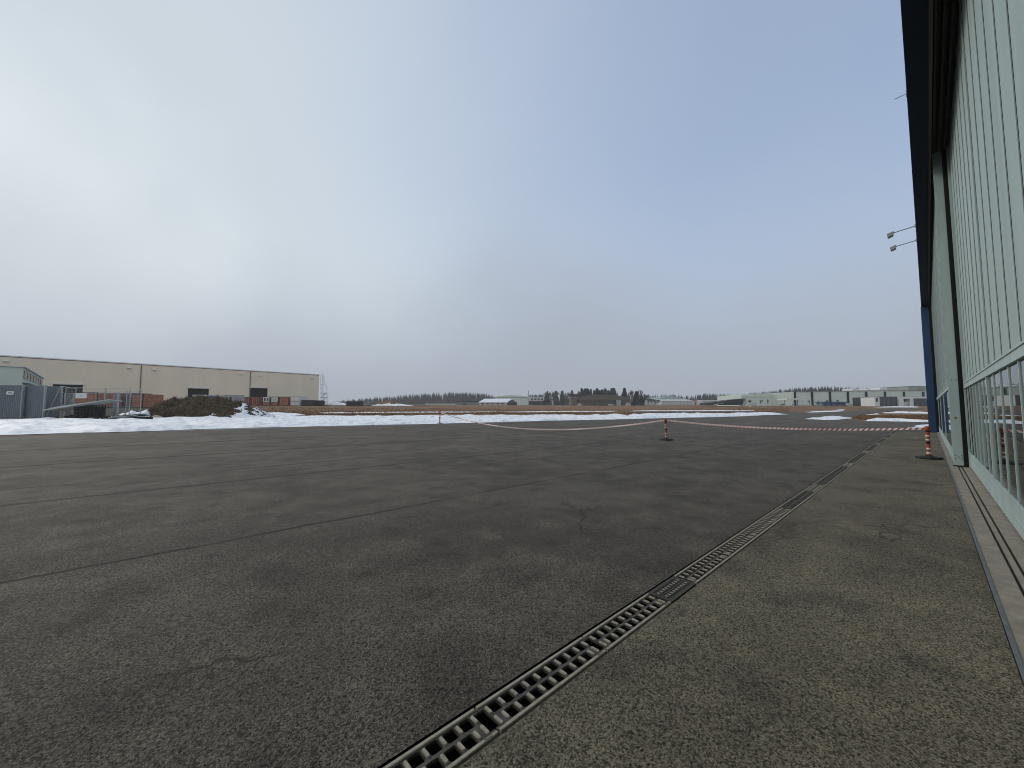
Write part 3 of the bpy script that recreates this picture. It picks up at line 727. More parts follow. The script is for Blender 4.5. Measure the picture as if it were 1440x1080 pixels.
# mobile fence panels
def fence(px0, px1, ptop, Y, label, lean=0., rz=0., twist=0.):
    o = pd(px0, Y); k = Y/F; wv = (px1-px0)*k; h = zp(px0, ptop, Y)-o.z-.1
    t = thing('fence_panel', label, 'fence panel', o, FACE+rz, 'mobile wire fence panels at the building site'); t.rotation_euler = (lean, twist, FACE+rz)
    mb = MB(); r_ = .03
    for x in (0, wv): mb.tube((x,0,.1),(x,0,h+.1),r_,6)
    mb.tube((0,0,.2),(wv,0,.2),r_*.8,6); mb.tube((0,0,h+.1),(wv,0,h+.1),r_*.8,6); mb.tube((0,0,h*.86),(wv,0,h*.86),r_*.5,5); mb.build('frame', 'galv', t)
    mb = MB(); x = .12
    while x < wv: mb.tube((x,0,.2),(x,0,h+.1),.0045,3,cap=False); x += .13
    z = .3
    while z < h: mb.tube((0,.006,z),(wv,.006,z),.0045,3,cap=False); z += .24
    mb.build('wire_mesh', 'galv', t)
    for x in (0, wv): 
        mb = MB(); mb.prism([(x-.33,-.12),(x+.33,-.12),(x+.33,.12),(x-.33,.12)], -.02, .12, 'z'); mb.build('foot', 'concrete', t)
    return t
fence(91, 146, 545.5, 36.5, 'mobile wire fence panel behind the tilted metal sheets')
fence(148, 182, 545.5, 36.8, 'mobile wire fence panel left of the earth mound, second from right')
fence(177, 197.5, 548, 35.5, 'narrow mobile wire fence panel touching the earth mound')
fence(64, 88, 541, 36, 'leaning fence frame tilted against the corrugated panel', lean=-.2, twist=.16)
# white board on the fence
o = pd(105.5, 36.3); t = thing('notice_board', 'white notice board hanging on the wire fence above the metal sheets', 'notice board', o, FACE)
zb = zp(105, 560, 36.3)-o.z; zt = zp(105, 553, 36.3)-o.z
mb = MB(); mb.box(0, 1.03, -.03, .0, zb, zt); mb.build('board', 'white', t); mb = MB(); mb.box(.38,.7,-.034,-.031,zb+.12,zb+.26); mb.box(.30,.78,-.034,-.031,zb+.3,zb+.34); mb.build('faint_print', 'off_white', t)
# tilted sheets on a dark crate
o = pd(104.5, 35.2); k = 35.2/F
t = thing('wire_crate', 'black slatted crate under the tilted metal sheets', 'crate', o, FACE+.1)
hc = zp(105, 569.5, 35.2)-o.z; wv = 25*k; mb = MB()
for i in range(7):
    for y_ in (0, 1.1): mb.box(wv*i/6-.03, wv*i/6+.03, y_-.02, y_+.02, 0, hc)
for i in range(5):
    z = hc*i/4; mb.box(0, wv, -.05, -.021, z-.03 if i else 0, z+.03); mb.box(0, wv, 1.121, 1.15, z-.03 if i else 0, z+.03)
mb.box(.02, wv-.02, .05, 1.05, .1, hc*.9); mb.build('slats', 'blackish', t)
o = pd(60, 34.8); k = 34.8/F; za = zp(60, 574.3, 34.8)-o.z; zb = zp(133, 563, 34.8)-o.z; ln = 73*k
t = thing('sheet_stack', 'pale grey metal sheets stacked at a slant over the black crate', 'metal sheets', o, FACE)
for i in range(5):
    mb = MB(); mx = Matrix.Translation((.25*i-.1*(i % 2), 0, za-.22+.075*i)) @ Matrix.Rotation(-math.atan2(zb-za, ln), 4, 'Y') @ Matrix.Rotation(-.08, 4, 'X') @ Matrix.Rotation(.03*(i-2), 4, 'Z')
    mb.obox(mx, 0, sqrt(ln**2+(zb-za)**2)*(.92+.02*i), 0, 1.3, 0, .05)
    for y_ in (.2, .6, 1.0): mb.obox(mx, .05, ln*.9, y_-.05, y_+.05, .051, .075)
    mb.build('sheet', 'planks', t)
o = pd(138, 33.5); t = thing('loose_sheets', 'weathered grey sheets lying flat on the ground beside the fence', 'metal sheets', o, FACE)
for i in range(4):
    mb = MB(); mx = Matrix.Translation((.15*i, .3*i, .12+.10*i)) @ Matrix.Rotation(-.14, 4, 'X') @ Matrix.Rotation(.12*(i-1.5), 4, 'Z') @ Matrix.Rotation(-.04*i, 4, 'Y')
    mb.obox(mx, 0, 2.2, 0, 1.1, 0, .05); mb.build('sheet', 'hoard_lt' if i % 2 else 'planks', t)
o = pd(84, 34.6); t = thing('debris_heap', 'heap of dark rubble and scrap under the slanted sheets', 'rubble', o, FACE)
mb = MB(); rnd = random.Random(3)
for i in range(60):
    mx = Matrix.Translation((rnd.uniform(-1.2, 7.2), rnd.uniform(0, 1.6), rnd.uniform(0, .35))) @ Matrix.Rotation(rnd.random()*6, 4, (rnd.random(), rnd.random(), rnd.random()))
    a = rnd.uniform(.08, .3); mb.obox(mx, -a, a, -a*.6, a*.6, -a*.4, a*.4)
mb.build('rubble', ['mud'], t)
o = pd(150, 39.5); t = thing('snow_pile', 'lumpy little snow pile behind the wire fence', 'snow pile', o, FACE)
def heap(t, name, m_, wv, dp, h, seed, nx=30, ny=14, rough=.35, x0=0., skew=0., prof=None):
    mb = MB()
    for j in range(ny+1):
        for i in range(nx+1):
            u, v = i/nx, j/ny; p = prof(u) if prof else sin(pi*u)**.6
            q = sin(pi*v)**.7 if 0 < v < 1 else 0
            k_ = noise.fractal(Vector((u*wv*.55+seed, v*dp*.55, seed*1.7)), 1, 2, 5)
            mb.v.append((x0+u*wv, v*dp, max(-.15, h*p*q*(1+rough*k_) + .1*rough*h*noise.noise(Vector((u*wv*2.1, v*dp*2.1, seed)))*min(1, p*3) - .05)))
    for j in range(ny):
        for i in range(nx): mb.f.append((j*(nx+1)+i, j*(nx+1)+i+1, (j+1)*(nx+1)+i+1, (j+1)*(nx+1)+i)); mb.m.append(0)
    return mb.build(name, m_, t, smooth=True), mb
heap(t, 'snow_surface', 'snow', 4., 2.2, 1.0, 4, rough=.9)

# earth mound: brown with snow on its right flank
mm = bpy.data.materials.new('mound_earth'); mm.use_nodes = True; tt = mm.node_tree; bb = tt.nodes['Principled BSDF']; bb.inputs['Roughness'].default_value = .95; bb.inputs['Specular IOR Level'].default_value = .15
co = N(tt, 'ShaderNodeTexCoord').outputs['Object']; sx = N(tt, 'ShaderNodeSeparateXYZ'); L(tt, co, sx.inputs[0])
e1 = mixn(tt, mrange(tt, noise_n(tt, co, 2.2, 6, .7), .35, .65), (.026, .019, .013), (.10, .073, .045))
sm = mth(tt, 'ADD', noise_n(tt, co, 1.15, 5, .55), mrange(tt, sx.outputs[0], 4.6, 12.0, -.30, .24, False))
e2 = mixn(tt, mrange(tt, sm, .56, .585), e1, (.82, .85, .88)); L(tt, e2, bb.inputs['Base Color'])
bp = N(tt, 'ShaderNodeBump'); bp.inputs['Strength'].default_value = .9; bp.inputs['Distance'].default_value = .12; L(tt, noise_n(tt, co, 5, 5, .7), bp.inputs['Height']); L(tt, bp.outputs[0], bb.inputs['Normal'])
o = pd(193, 40); t = thing('earth_mound', 'dark brown earth mound with dead weeds and snow on its right flank', 'earth mound', o, FACE)
def prof(u):
    pts = [(0,.30),(.035,.84),(.1,.98),(.25,1.0),(.45,.97),(.6,.86),(.72,.72),(.85,.42),(.95,.14),(1,0)]
    for (a, p_), (b_, q_) in zip(pts, pts[1:]):
        if u <= b_: return p_+(q_-p_)*(u-a)/(b_-a)
    return 0
kk = 41.5/F; hM = zp(215, 558.5, 42)-o.z
ob, hb = heap(t, 'earth', mm, 152*kk, 6.5, hM, 2, 110, 50, .27, 0, 0, prof)
wb = MB(); rnd = random.Random(9)
for i in range(2600):
    x, y, z = hb.v[rnd.randrange(len(hb.v))]
    if x > 8.6 and rnd.random() < .85 or z < .1: continue
    x += rnd.uniform(-.1,.1); y += rnd.uniform(-.1,.1); h = rnd.uniform(.12,.34)*(2.0 if rnd.random() < .07 else 1); wv = rnd.uniform(.012,.05); a = rnd.random()*pi
    wb.add([(x-cos(a)*wv,y-sin(a)*wv,z-.05),(x+cos(a)*wv,y+sin(a)*wv,z-.05),(x+rnd.uniform(-.2,.2),y+rnd.uniform(-.2,.2),z+h)], [(0,1,2)])
ws = wb.build('dead_weeds', 'weed', t, fix=False); ws['kind'] = 'stuff'
o = pd(222, 38.6); t = thing('boulder', 'pale boulder lying at the foot of the earth mound', 'boulder', o, FACE)
mb = MB(); bm = bmesh.new(); bmesh.ops.create_icosphere(bm, subdivisions=3, radius=.4)
for v in bm.verts: v.co = Vector((v.co.x*1.2, v.co.y*.8, v.co.z*.6+.16))*(1+.25*noise.noise(v.co*3))
mb.add([v.co[:] for v in bm.verts], [[v.index for v in f.verts] for f in bm.faces]); bm.free(); mb.build('rock', 'tan', t, smooth=True)

# ------------------------------------------------------------------ beige warehouse
YL, YR = 104.8, 165.
pL, pR = pd(0, YL), pd(447.5, YR); dv = pR-pL; dv.z = 0; run = dv.length
bl = 90.
t = thing('warehouse', 'long beige flat-roofed warehouse with dark dock openings on the left', 'warehouse', (pL.x, pL.y, 0), math.atan2(dv.y, dv.x))
zt = zp(447.5, 527.5, YR); zb = 1.0
def wx(px):                                       # picture column -> distance along the facade
    d = Vector(((px-720)/FH, 0)); 
    a = FWD+RGT*((px-720)/FH); dn = dv.normalized()
    den = a.x*dn.y-a.y*dn.x; s_ = (pL.x*dn.y-pL.y*dn.x)/den
    h_ = Vector((a.x*s_-pL.x, a.y*s_-pL.y, 0)); return h_.dot(dn)
def wY(px):
    x = wx(px); q = Vector((pL.x, pL.y, 0))+dv.normalized()*x; return q.dot(FWD)
opens = []
for a, b_, py in [(72, 114.5, 540), (263, 292.5, 545.7), (351, 375.3, 545.2)]: opens.append((wx(a), wx(b_), zp(a, py, wY(a))))
mb = MB(); x = -bl
for a, b_, z in opens:
    mb.box(x, a, 0, .3, zb, zt); mb.box(a, b_, 0, .3, z, zt); x = b_
mb.box(x, run, 0, .3, zb, zt); mb.box(-bl, run, 60, 60.3, zb, zt); mb.box(-bl, -bl+.3, .3, 60, zb, zt); mb.box(run-.3, run, .3, 60, zb, zt)
mb.build('wall', 'beige', t)
mb = MB(); mb.box(-bl, run, 0.02, 60.2, zt-.9, zt-.5); mb.build('roof', 'roofgrey', t)
mb = MB(); mb.box(-bl, run+.05, -.12, .36, zt+.002, zt+.30); mb.build('parapet_trim', 'beige_trim', t)
mb = MB(); mb.box(-bl, run+.05, -.06, -.002, zt-.14, zt); mb.build('parapet_shadow_strip', 'blackish', t)  # solid black strip stands in for the shadow line under the trim
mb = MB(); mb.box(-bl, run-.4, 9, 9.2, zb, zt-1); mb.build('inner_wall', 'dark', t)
for px in (195.3, 350.2):
    mb = MB(); x = wx(px); mb.box(x-.10, x+.10, -.2, -.01, zb, zt-.25); mb.build('downpipe', 'shelter', t)
x = wx(262); mb = MB(); mb.box(x-.04, x+.04, -.03, -.004, zb, zt-.25); mb.build('panel_joint', 'beige_trim', t)
for a, b_, z in opens:
    f = MB(); f.box(a-.2, b_+.2, -.25, -.01, z-.05, z+.3); fo = f.build('dock_canopy', 'beige_trim', t)
    g_ = MB(); 
    for k_ in (1.1, 2.3, 3.5): g_.box(a+.1, b_-.1, .6, .75, z-k_-.25, z-k_)
    for k_ in range(1, 4): g_.box(a+(b_-a)*k_/4-.1, a+(b_-a)*k_/4+.1, .8, .95, zb, z)
    g_.build('dock_frame', 'dark', t)
for px, py in [(3,507.5),(178,517.2),(213,519.5),(336.6,526),(364,527.8),(437.5,531.4)]:
    x = wx(px); z = zp(px, py, wY(px)); mb = MB(); mb.prism([(-.55,z-.18),(-.01,z-.28),(-.01,z+.3),(-.45,z+.12)], x-.5, x+.5, 'x'); mb.build('wall_lamp', 'white', t)
# scaffold stair tower at its right end
o = pd(448.6, 166); k = 166/F; t = thing('scaffold_tower', 'thin steel scaffold stair tower at the right end of the beige warehouse', 'scaffold', o, FACE)
hS = zp(449, 524.5, 166)-o.z; h2 = zp(458, 548, 166)-o.z; mb = MB(); w1, w2 = 1.2, 3.1
for y_ in (0, 1.2):
    for x, h in ((.3, hS), (w1, hS*.98), (w2, h2)): mb.tube((x,y_,0),(x,y_,h),.05,5)
    mb.tube((w1*.6,y_,hS*.92),(w2,y_,h2*1.02),.05,5)
z = 1.4
while z < hS:
    for y_ in (0, 1.2): mb.tube((.3,y_,z),(w2 if z < h2 else w1,y_,z),.05,5)
    z += 1.9
mb.build('tubes', 'galv', t)
mb = MB(); z = 1.5
while z < h2: mb.box(.3, w2, .05, 1.15, z-.04, z+.04); mb.obox(Matrix.Translation((w1,-.1,z-1.5)) @ Matrix.Rotation(-.75,4,'Y'), 0, 2.2, 0, .6, -.03, .03); z += 1.9
mb.build('deck', 'galv', t)

# ------------------------------------------------------------------ containers in front of the warehouse
def cont(px0, px1, py0, py1, Y, label, m_, name='shipping_container', cat='container', dp=5., group='containers in front of the warehouse', rz=0.):
    o = pd(px0, Y); k = Y/F; t = thing(name, label, cat, o, FACE+rz, group); wv = (px1-px0)*k; h = zp(px0, py0, Y)-o.z
    mb = MB(); corr(mb, .1, wv-.1, .16, h-.12, .05, .28, .045); mb.box(.02, wv-.02, .12, dp, .1, h-.03); mb.build('body', m_, t)
    mb = MB()
    for x in (0, wv-.12): mb.box(x, x+.12, -.02, .14, 0, h+.001)
    mb.box(.121, wv-.121, -.02, .1, h-.14, h); mb.box(.121, wv-.121, -.02, .1, 0, .15); mb.build('frame', 'blackish' if m_ == 'cont_red' else 'galv', t)
    return t, wv, h
YC = 143.
t, wv, h = cont(336.2, 350.2, 558.2, 568, YC, 'rust red container with deep red bands, leftmost in the row', 'cont_red')
for a in (.30, .58, .82):
    mb = MB(); mb.box(wv*a-.35, wv*a+.12, -.045, -.025, .3, h-.3); mb.build('door_band', 'cont_deep', t)
t, wv, h = cont(353.2, 362, 558.2, 568, YC, 'narrow rust red container with a deep red door, second in the row', 'cont_red')
mb = MB(); mb.box(wv*.3, wv*.75, -.045, -.025, .4, h-.35); mb.build('door', 'cont_deep', t)
t, wv, h = cont(362.9, 368, 557.8, 568, YC+1, 'thin upright container end beside the white-windowed cabin', 'cont_red')
mb = MB(); mb.box(wv*.45, wv*.8, -.045, -.025, .4, h-.3); mb.build('door', 'cont_deep', t)
t, wv, h = cont(369, 378.8, 557.8, 568, YC, 'red site cabin whose upper half is white with two dark windows', 'cont_red', 'site_cabin', 'cabin')
mb = MB(); mb.box(.13, wv-.13, -.05, -.025, h*.42, h-.15); mb.build('upper_panel', 'white', t)
for a in (.18, .58):
    mb = MB(); mb.box(wv*a, wv*(a+.24), -.075, -.051, h*.5, h*.86); mb.build('window', 'glass_dark', t)
t, wv, h = cont(380.6, 390.6, 557.8, 568, YC, 'red container with a blank pale sheet over its upper half', 'cont_red')
mb = MB(); mb.box(.13, wv-.13, -.05, -.025, h*.38, h-.15); mb.build('upper_panel', 'off_white', t)
mb = MB(); mb.box(wv*.18, wv*.36, -.075, -.051, h*.24, h*.34); mb.build('vent', 'blackish', t)
t, wv, h = cont(392.2, 405.5, 557.8, 568, YC, 'plain rust red container with small dark red marks, rightmost red one', 'cont_red')
mb = MB(); rnd = random.Random(5)
for i in range(5):
    for j in range(3): 
        if rnd.random() < .75: mb.box(wv*(.24+.12*i), wv*(.24+.12*i)+.26, -.05, -.03, h*(.42+.16*j), h*(.42+.16*j)+.26)
mb.build('worn_marks', 'cont_deep', t)
t, wv, h = cont(408, 421.3, 557.4, 568, YC, 'white box container with a grey cross bar', 'white')
mb = MB(); mb.box(.13, wv-.13, -.05, -.025, h*.43, h*.52); mb.box(wv*.48, wv*.52, -.05, -.025, .2, h*.43); mb.build('cross_bar', 'cont_grey', t)
t, wv, h = cont(315, 327.5, 555.2, 568.5, 118, 'light grey site cabin with two dark windows behind the mound', 'cont_grey', 'site_cabin', 'cabin')
for a in (.14, .56):
    mb = MB(); mb.box(wv*a, wv*(a+.26), -.05, -.025, h*.46, h*.8); mb.build('window', 'glass_dark', t)
cont(301, 314.6, 556, 568.5, 120, 'plain light grey container left of the two-windowed cabin', 'cont_grey')
cont(290.5, 300.6, 556.2, 568.5, 122, 'blue container peeping over the mound below a dock opening', 'cont_blue')
cont(270, 289, 555, 568.5, 124, 'pale grey container mostly hidden by the mound', 'off_white')
cont(98, 136, 551.8, 575, 80, 'rust red container behind the white notice board', 'cont_red')
cont(184, 200, 554, 575, 84, 'rust red container just left of the earth mound', 'cont_red')
cont(137, 183, 552.3, 575, 86, 'long dark brown container behind the wire fences', 'shelter')
for i, (a, b_, c, Y, lab) in enumerate([(421.8, 440, 562.3, 141, 'low black stack of timber beside the white container'), (440.6, 453, 562.8, 145, 'low black stack of timber below the warehouse corner'), (485.5, 508.5, 564.2, 150, 'black flat-topped stack standing alone right of the scaffold')]):
    o = pd(a, Y); k = Y/F; h = zp(a, c, Y)-o.z; wv = (b_-a)*k
    t = thing('timber_stack', lab, 'stack', o, FACE, 'dark stacks beside the warehouse'); mb = MB(); rnd = random.Random(i)
    n = 4
    for j in range(n):
        z0 = .1+(h-.1)*j/n; z1 = .1+(h-.1)*(j+1)/n
        mb.box(rnd.uniform(0,.3), wv-rnd.uniform(0,.4), rnd.uniform(0,.15), 2.5, z0+.02, z1-.06)
    mb.build('beams', 'blackish', t); mb = MB()
    for j in range(1, n): mb.box(.5, wv-.6, .2, 2.3, .1+(h-.1)*j/n-.06, .1+(h-.1)*j/n+.02)
    for x in (.4, wv/2, wv-.7): mb.box(x, x+.2, .2, 2.3, 0, .12)
    mb.build('spacers', 'bark', t)
o = pd(515, 160); t = thing('water_tank', 'small dark blue grey tank standing before the distant wood', 'tank', o, FACE)
mb = MB(); mb.lathe([(.75,.15),(.8,.3),(.8,1.2),(.6,1.45),(.2,1.55)], 14, (.8,.8,0)); mb.build('body', 'hoard', t); mb = MB(); mb.box(.1,1.5,.1,1.5,0,.15); mb.build('pallet', 'bark', t)
o = pd(521, 172); t = thing('soil_heap', 'long low reddish soil heap with a snowy foot right of the black stack', 'soil heap', o, FACE)
h = zp(540, 564, 174)-o.z
heap(t, 'soil', 'grass', 44*172/F, 8, h, 6, 60, 16, .4)
heap(t, 'snow_foot', 'snow', 62*172/F, 3.5, h*.42, 8, 60, 12, .5, -.5)[0].location = (0, -1.2, 0)
o = pd(452, 168); t = thing('snow_pile', 'long flat snow pile between scaffold and black stack', 'snow pile', o, FACE); heap(t, 'snow_surface', 'snow', 34*168/F, 3.5, zp(455,565,168)-o.z, 12, 40, 10, .25)

# ------------------------------------------------------------------ distant buildings
def far(px, Y, name, label, cat, group=None, rz=0.):
    o = pd(px, Y); t = thing(name, label, cat, o, FACE+rz, group); k = Y/F
    return t, (lambda q: (q-px)*k), (lambda y, q=None: zp(q or px, y, Y)-o.z), k
def B(t, name, m_, *boxes):
    mb = MB()
    for b_ in boxes: mb.box(*b_)
    return mb.build(name, m_, t)

t, X, Z, k = far(597.5, 330, 'low_building', 'long low white building in front of the wooded hill', 'building')
B(t, 'wall', 'off_white', (0, X(640), 0, 12, -.5, Z(567.2))); B(t, 'roof', 'roofgrey', (-.3, X(640)+.3, -.3, 12.3, Z(567.2)+.002, Z(566.7)))
for i in range(7): B(t, 'window', 'green_sheet', (X(600)+i*3.3, X(600)+i*3.3+2.3, -.06, -.002, 1.0, Z(568)))
B(t, 'annex', 'shelter', (X(629), X(641), 1, 8, Z(566.7)+.002, Z(564.6)))
t, X, Z, k = far(642, 345, 'low_building', 'low dark shed in front of trees left of the snow-roofed barn', 'shed')
B(t, 'wall', 'hoard', (0, X(673), 0, 10, -.5, Z(565.4))); B(t, 'roof', 'blackish', (-.4, X(673)+.4, -.4, 10.4, Z(565.4)+.002, Z(564)))
B(t, 'door', 'shelter_d', (X(650), X(656), -.08, -.002, 0, Z(567.4)))

t, X, Z, k = far(674, 300, 'barn', 'barn with a bright snow-covered roof and dark open gable', 'barn')
h0, h1 = Z(566), Z(561.8); wv = X(728); dp = 16
B(t, 'wall', 'off_white', (0, X(712), 0, .3, -.4, h0), (0, .3, .3, dp, -.4, h0))
mb = MB(); mb.prism([(X(713), -.4), (X(727), -.4), (X(727), h0), (X(720), h1+.1), (X(713), h0)], .1, dp, 'y'); mb.build('open_gable', 'shelter_d', t)
mb = MB(); mb.add([(-.8,-.9,h0-.1),(X(713),-.9,h0-.1),(X(719.5),7,h1+.4),(X(680.5),7,h1+.4),(-.8,-.9,h0+.25),(X(713),-.9,h0+.25),(X(719.5),7,h1+.8),(X(680.5),7,h1+.8)], [(0,1,5,4),(1,2,6,5),(4,5,6,7),(3,0,4,7),(0,3,2,1),(2,3,7,6)])
mb.add([(X(713),-.9,h0+.1),(X(719.5),7,h1+.6),(X(728),7,h0),(X(728),-.9,h0-.3)], [(0,1,2,3)]); mb.build('roof', 'snow_roof', t)
for i in range(5): B(t, 'window', 'dark', (X(677+i*7), X(677+i*7)+2.2, -.06, -.003, .5, h0-.7))
B(t, 'post', 'white', (X(727.2), X(728.2), -.3, .1, -.4, Z(566)))

t, X, Z, k = far(696, 420, 'industrial_hall', 'pale green flat hall with a shallow domed roof behind the barn', 'hall')
mb = MB(); pr = [(0, -1), (X(742), -1), (X(742), Z(558))]+[(X(742-46*i/12), Z(558)+(Z(555.8)-Z(558))*sin(pi*i/12)) for i in range(1, 12)]+[(0, Z(558.4))]
mb.prism(pr, 0, 30, 'y'); mb.build('wall', 'pale_green', t); B(t, 'roof_edge', 'green_sheet', (0, X(742), -.3, -.002, Z(559.2), Z(558.4)))
t, X, Z, k = far(731, 360, 'workshop_building', 'pale grey green workshop with a tall thin flue', 'building')
B(t, 'wall', 'pale_green', (0, X(744), 0, 14, -.5, Z(561.5))); B(t, 'flue', 'galv', (X(742.8), X(743.8), -.5, -.01, 0, Z(549.5)))
B(t, 'upper_block', 'off_white', (X(744.4), X(765), 1, 15, Z(564), Z(558))); B(t, 'lower_block', 'dark', (X(744.4), X(766), .5, 14, -.5, Z(564)-.002))
for i in range(4): B(t, 'window', 'glass_dark', (X(747+i*4.6), X(747+i*4.6)+1.8, .9, .998, Z(562.8), Z(560)))
B(t, 'roof', 'white', (-.2, X(744), -.2, 14.2, Z(561.5)+.002, Z(561)))

# brown aircraft shelter
t, X, Z, k = far(803.5, 300, 'aircraft_shelter', 'broad brown aircraft shelter with a low arched roof and dark front', 'hangar')
mb = MB(); a, b_ = X(811), X(886); pr = [(a, -1), (b_, -1), (b_, Z(558.6))]+[(b_+(a-b_)*i/16, Z(558.8)+(Z(555.2)-Z(558.8))*sin(pi*i/16)**.7) for i in range(1, 16)]+[(a, Z(558.6))]
mb.prism(pr, 3, 38, 'y'); mb.build('arched_roof', 'shelter', t)
B(t, 'front_door', 'shelter_d', (X(814.5), X(866.5), 1.6, 2.9, -.5, Z(562.2))); B(t, 'lintel', 'shelter', (X(812), X(886), 1.0, 2.99, Z(562.1), Z(560.2)))
for i in range(1, 8): B(t, 'door_rib', 'shelter', (X(814.5+6.5*i)-.12, X(814.5+6.5*i)+.12, 1.45, 1.598, -.4, Z(562.3)))
B(t, 'side_annex', 'shelter', (0, X(811)-.05, 0, 12, -.5, Z(559))); B(t, 'annex_roof', 'tan', (-.2, X(811)-.05, -.2, 12.2, Z(559)+.002, Z(558.6)))
B(t, 'entrance_box', 'cont_grey', (X(867), X(873), -.4, 1.5, -.5, Z(562.8))); B(t, 'right_wall', 'shelter_d', (X(873.2), X(885.5), 1.2, 2.95, -.5, Z(562.3)))
for px, lab, m_ in [(812, 'pale tan block of material in front of the shelter annex', 'tan'), (880.5, 'stack of pale tan blocks at the right foot of the brown shelter', 'tan')]:
    t, X, Z, k = far(px, 285, 'block_stack', lab, 'stack', 'pale stacks before the brown shelter'); mb = MB()
    mb.box(0, 3.6, 0, 2, -.2, 1.0); mb.box(.6, 3.0, .2, 1.8, 1.002, 1.9); mb.box(1.2, 2.3, .4, 1.5, 1.902, 2.5 if px > 850 else 2.1); mb.build('blocks', m_, t)

def car(px, Y, label, m_, rz=0.):
    t, X, Z, k = far(px, Y, 'parked_car', label, 'car', 'cars parked far across the field', rz)
    mb = MB(); mb.prism([(0,.35),(4.3,.35),(4.35,.75),(3.5,.95),(3.0,1.4),(1.2,1.45),(.5,1.0),(0,.9)], 0, 1.7, 'y'); mb.build('body', m_, t)
    mb = MB(); mb.prism([(.8,1.02),(3.3,.98),(2.95,1.35),(1.25,1.38)], -.02, 1.72, 'y'); mb.build('window', 'glass_dark', t)
    for x in (.85, 3.4):
        for y_ in (-.02, 1.52): mb = MB(); mb.tube((x,y_,.33),(x,y_+.2,.33),.33,12); mb.build('wheel', 'black', t)
    return t
car(846, 282, 'small red car parked before the brown shelter', 'cont_deep'); car(857, 284, 'pale car parked before the brown shelter', 'off_white', .2)

# barrel roofed halls
t, X, Z, k = far(913, 380, 'storage_hall', 'grey green sloping-roofed hall behind bushes, left of the white-fronted hall', 'hall')
mb = MB(); mb.prism([(0,-1),(X(935),-1),(X(935),Z(557.5)),(X(925),Z(558.5)),(0,Z(561))], 0, 25, 'y'); mb.build('wall', 'green_sheet', t); B(t, 'gate', 'dark', (X(917), X(922), -.1, -.002, -.5, Z(565)))
t, X, Z, k = far(930.5, 330, 'storage_hall', 'hall with white front and a shallow grey barrel roof behind', 'hall')
mb = MB(); a, b_ = X(932), X(973); mb.prism([(a,0),(b_,0),(b_,Z(561))]+[(b_+(a-b_)*i/14, Z(561)+(Z(556.5)-Z(561))*sin(pi*i/14)) for i in range(1,14)]+[(a,Z(561))], 12, 40, 'y'); mb.build('barrel_roof', 'green_sheet', t)
B(t, 'front_wall', 'off_white', (0, X(974), 0, 11.9, -.8, Z(563.6))); mb = MB(); mb.prism([(-.6,Z(563.6)+.004),(12.2,Z(562)),(12.2,Z(561.4)),(-.6,Z(563))], -.3, X(974)+.3, 'x'); mb.build('snowy_lean_to_roof', 'snow_roof', t)
for i in range(9): B(t, 'panel_rib', 'cont_grey', (X(933+4.8*i), X(933+4.8*i)+.3, -.08, -.002, -.5, Z(563.8)))
t, X, Z, k = far(976.5, 320, 'tan_hut', 'small tan hut between the white-fronted hall and dark trees', 'hut')
B(t, 'wall', 'tan', (0, X(980), 0, 3, -.3, Z(563.2))); B(t, 'roof', 'roofgrey', (-.3, X(980)+.3, -.3, 3.3, Z(563.2)+.002, Z(562.8))); B(t, 'door', 'shelter_d', (.6, 1.5, -.06, -.002, 0, 2.1))
t, X, Z, k = far(987, 330, 'low_building', 'pale low building half hidden by the dark wedge-shaped structure', 'building')
B(t, 'wall', 'off_white', (0, X(1022), 0, 12, -.5, Z(564))); B(t, 'roof', 'snow_roof', (-.4, X(1022)+.4, -.4, 12.4, Z(564)+.002, Z(563))); B(t, 'door', 'cont_grey', (X(990), X(992), -.05, -.002, 0, 2.4))
t, X, Z, k = far(993.5, 200, 'wedge_structure', 'dark wedge-shaped structure sloping up towards the pale green hall', 'structure')
mb = MB(); mb.prism([(0,Z(569.8)),(0,Z(566.8)),(X(1024),Z(562.6)),(X(1046),Z(560.6)),(X(1049),Z(560.2)),(X(1044.5),Z(569.6)),(X(1021),Z(569.6)),(X(1018),Z(567.6)),(X(1005),Z(568)),(X(1004),Z(569.8))], 0, 7, 'y'); mb.build('hull', 'blackish', t)
mb = MB(); mb.prism([(0,Z(566.6)),(X(1022),Z(562.7)),(X(1022),Z(563.4)),(0,Z(567.2))], -.15, -.004, 'y'); mb.build('top_flashing', 'cont_grey', t)
B(t, 'pale_strip', 'off_white', (X(1009), X(1018), -.1, -.004, Z(567.4), Z(566.8)))
mb = MB()
for a in (1043.5, 1046.2): mb.prism([(X(a),Z(570)),(X(a)+.35,Z(570)),(X(a+2.6)+.35,Z(560.4)),(X(a+2.6),Z(560.4))], -.3, -.16, 'y')
mb.build('strut', 'roofgrey', t)

# long pale green hall on the right
Yg = 205.
t, X, Z, k = far(1043, Yg, 'industrial_hall', 'long pale green hall with thin navy dividers between its bays', 'hall')
pr = [(0,-1),(X(1086),-1),(X(1086),Z(553.4)),(X(1060),Z(554)),(0,Z(555.8))]
mb = MB(); mb.prism(pr, 0, 24, 'y'); mb.build('left_wing', 'pale_green', t)
mb = MB(); mb.add([(X(1086.3),0,-1),(X(1104),-7,-1),(X(1104),-7,Z(552)),(X(1086.3),0,Z(553.6)),(X(1104),30,-1),(X(1104),30,Z(552)),(X(1086.3),30,-1),(X(1086.3),30,Z(553.6))], [(0,1,2,3),(1,4,5,2),(3,2,5,7),(0,3,7,6)]); mb.build('angled_wing', 'pale_green', t)
mb = MB(); pr = [(X(1104.2),-1),(X(1291),-1),(X(1291),Z(550.2)),(X(1200),Z(550.6)),(X(1104.2),Z(552))]; mb.prism(pr, -7, 30, 'y'); mb.build('wall', 'pale_green', t)
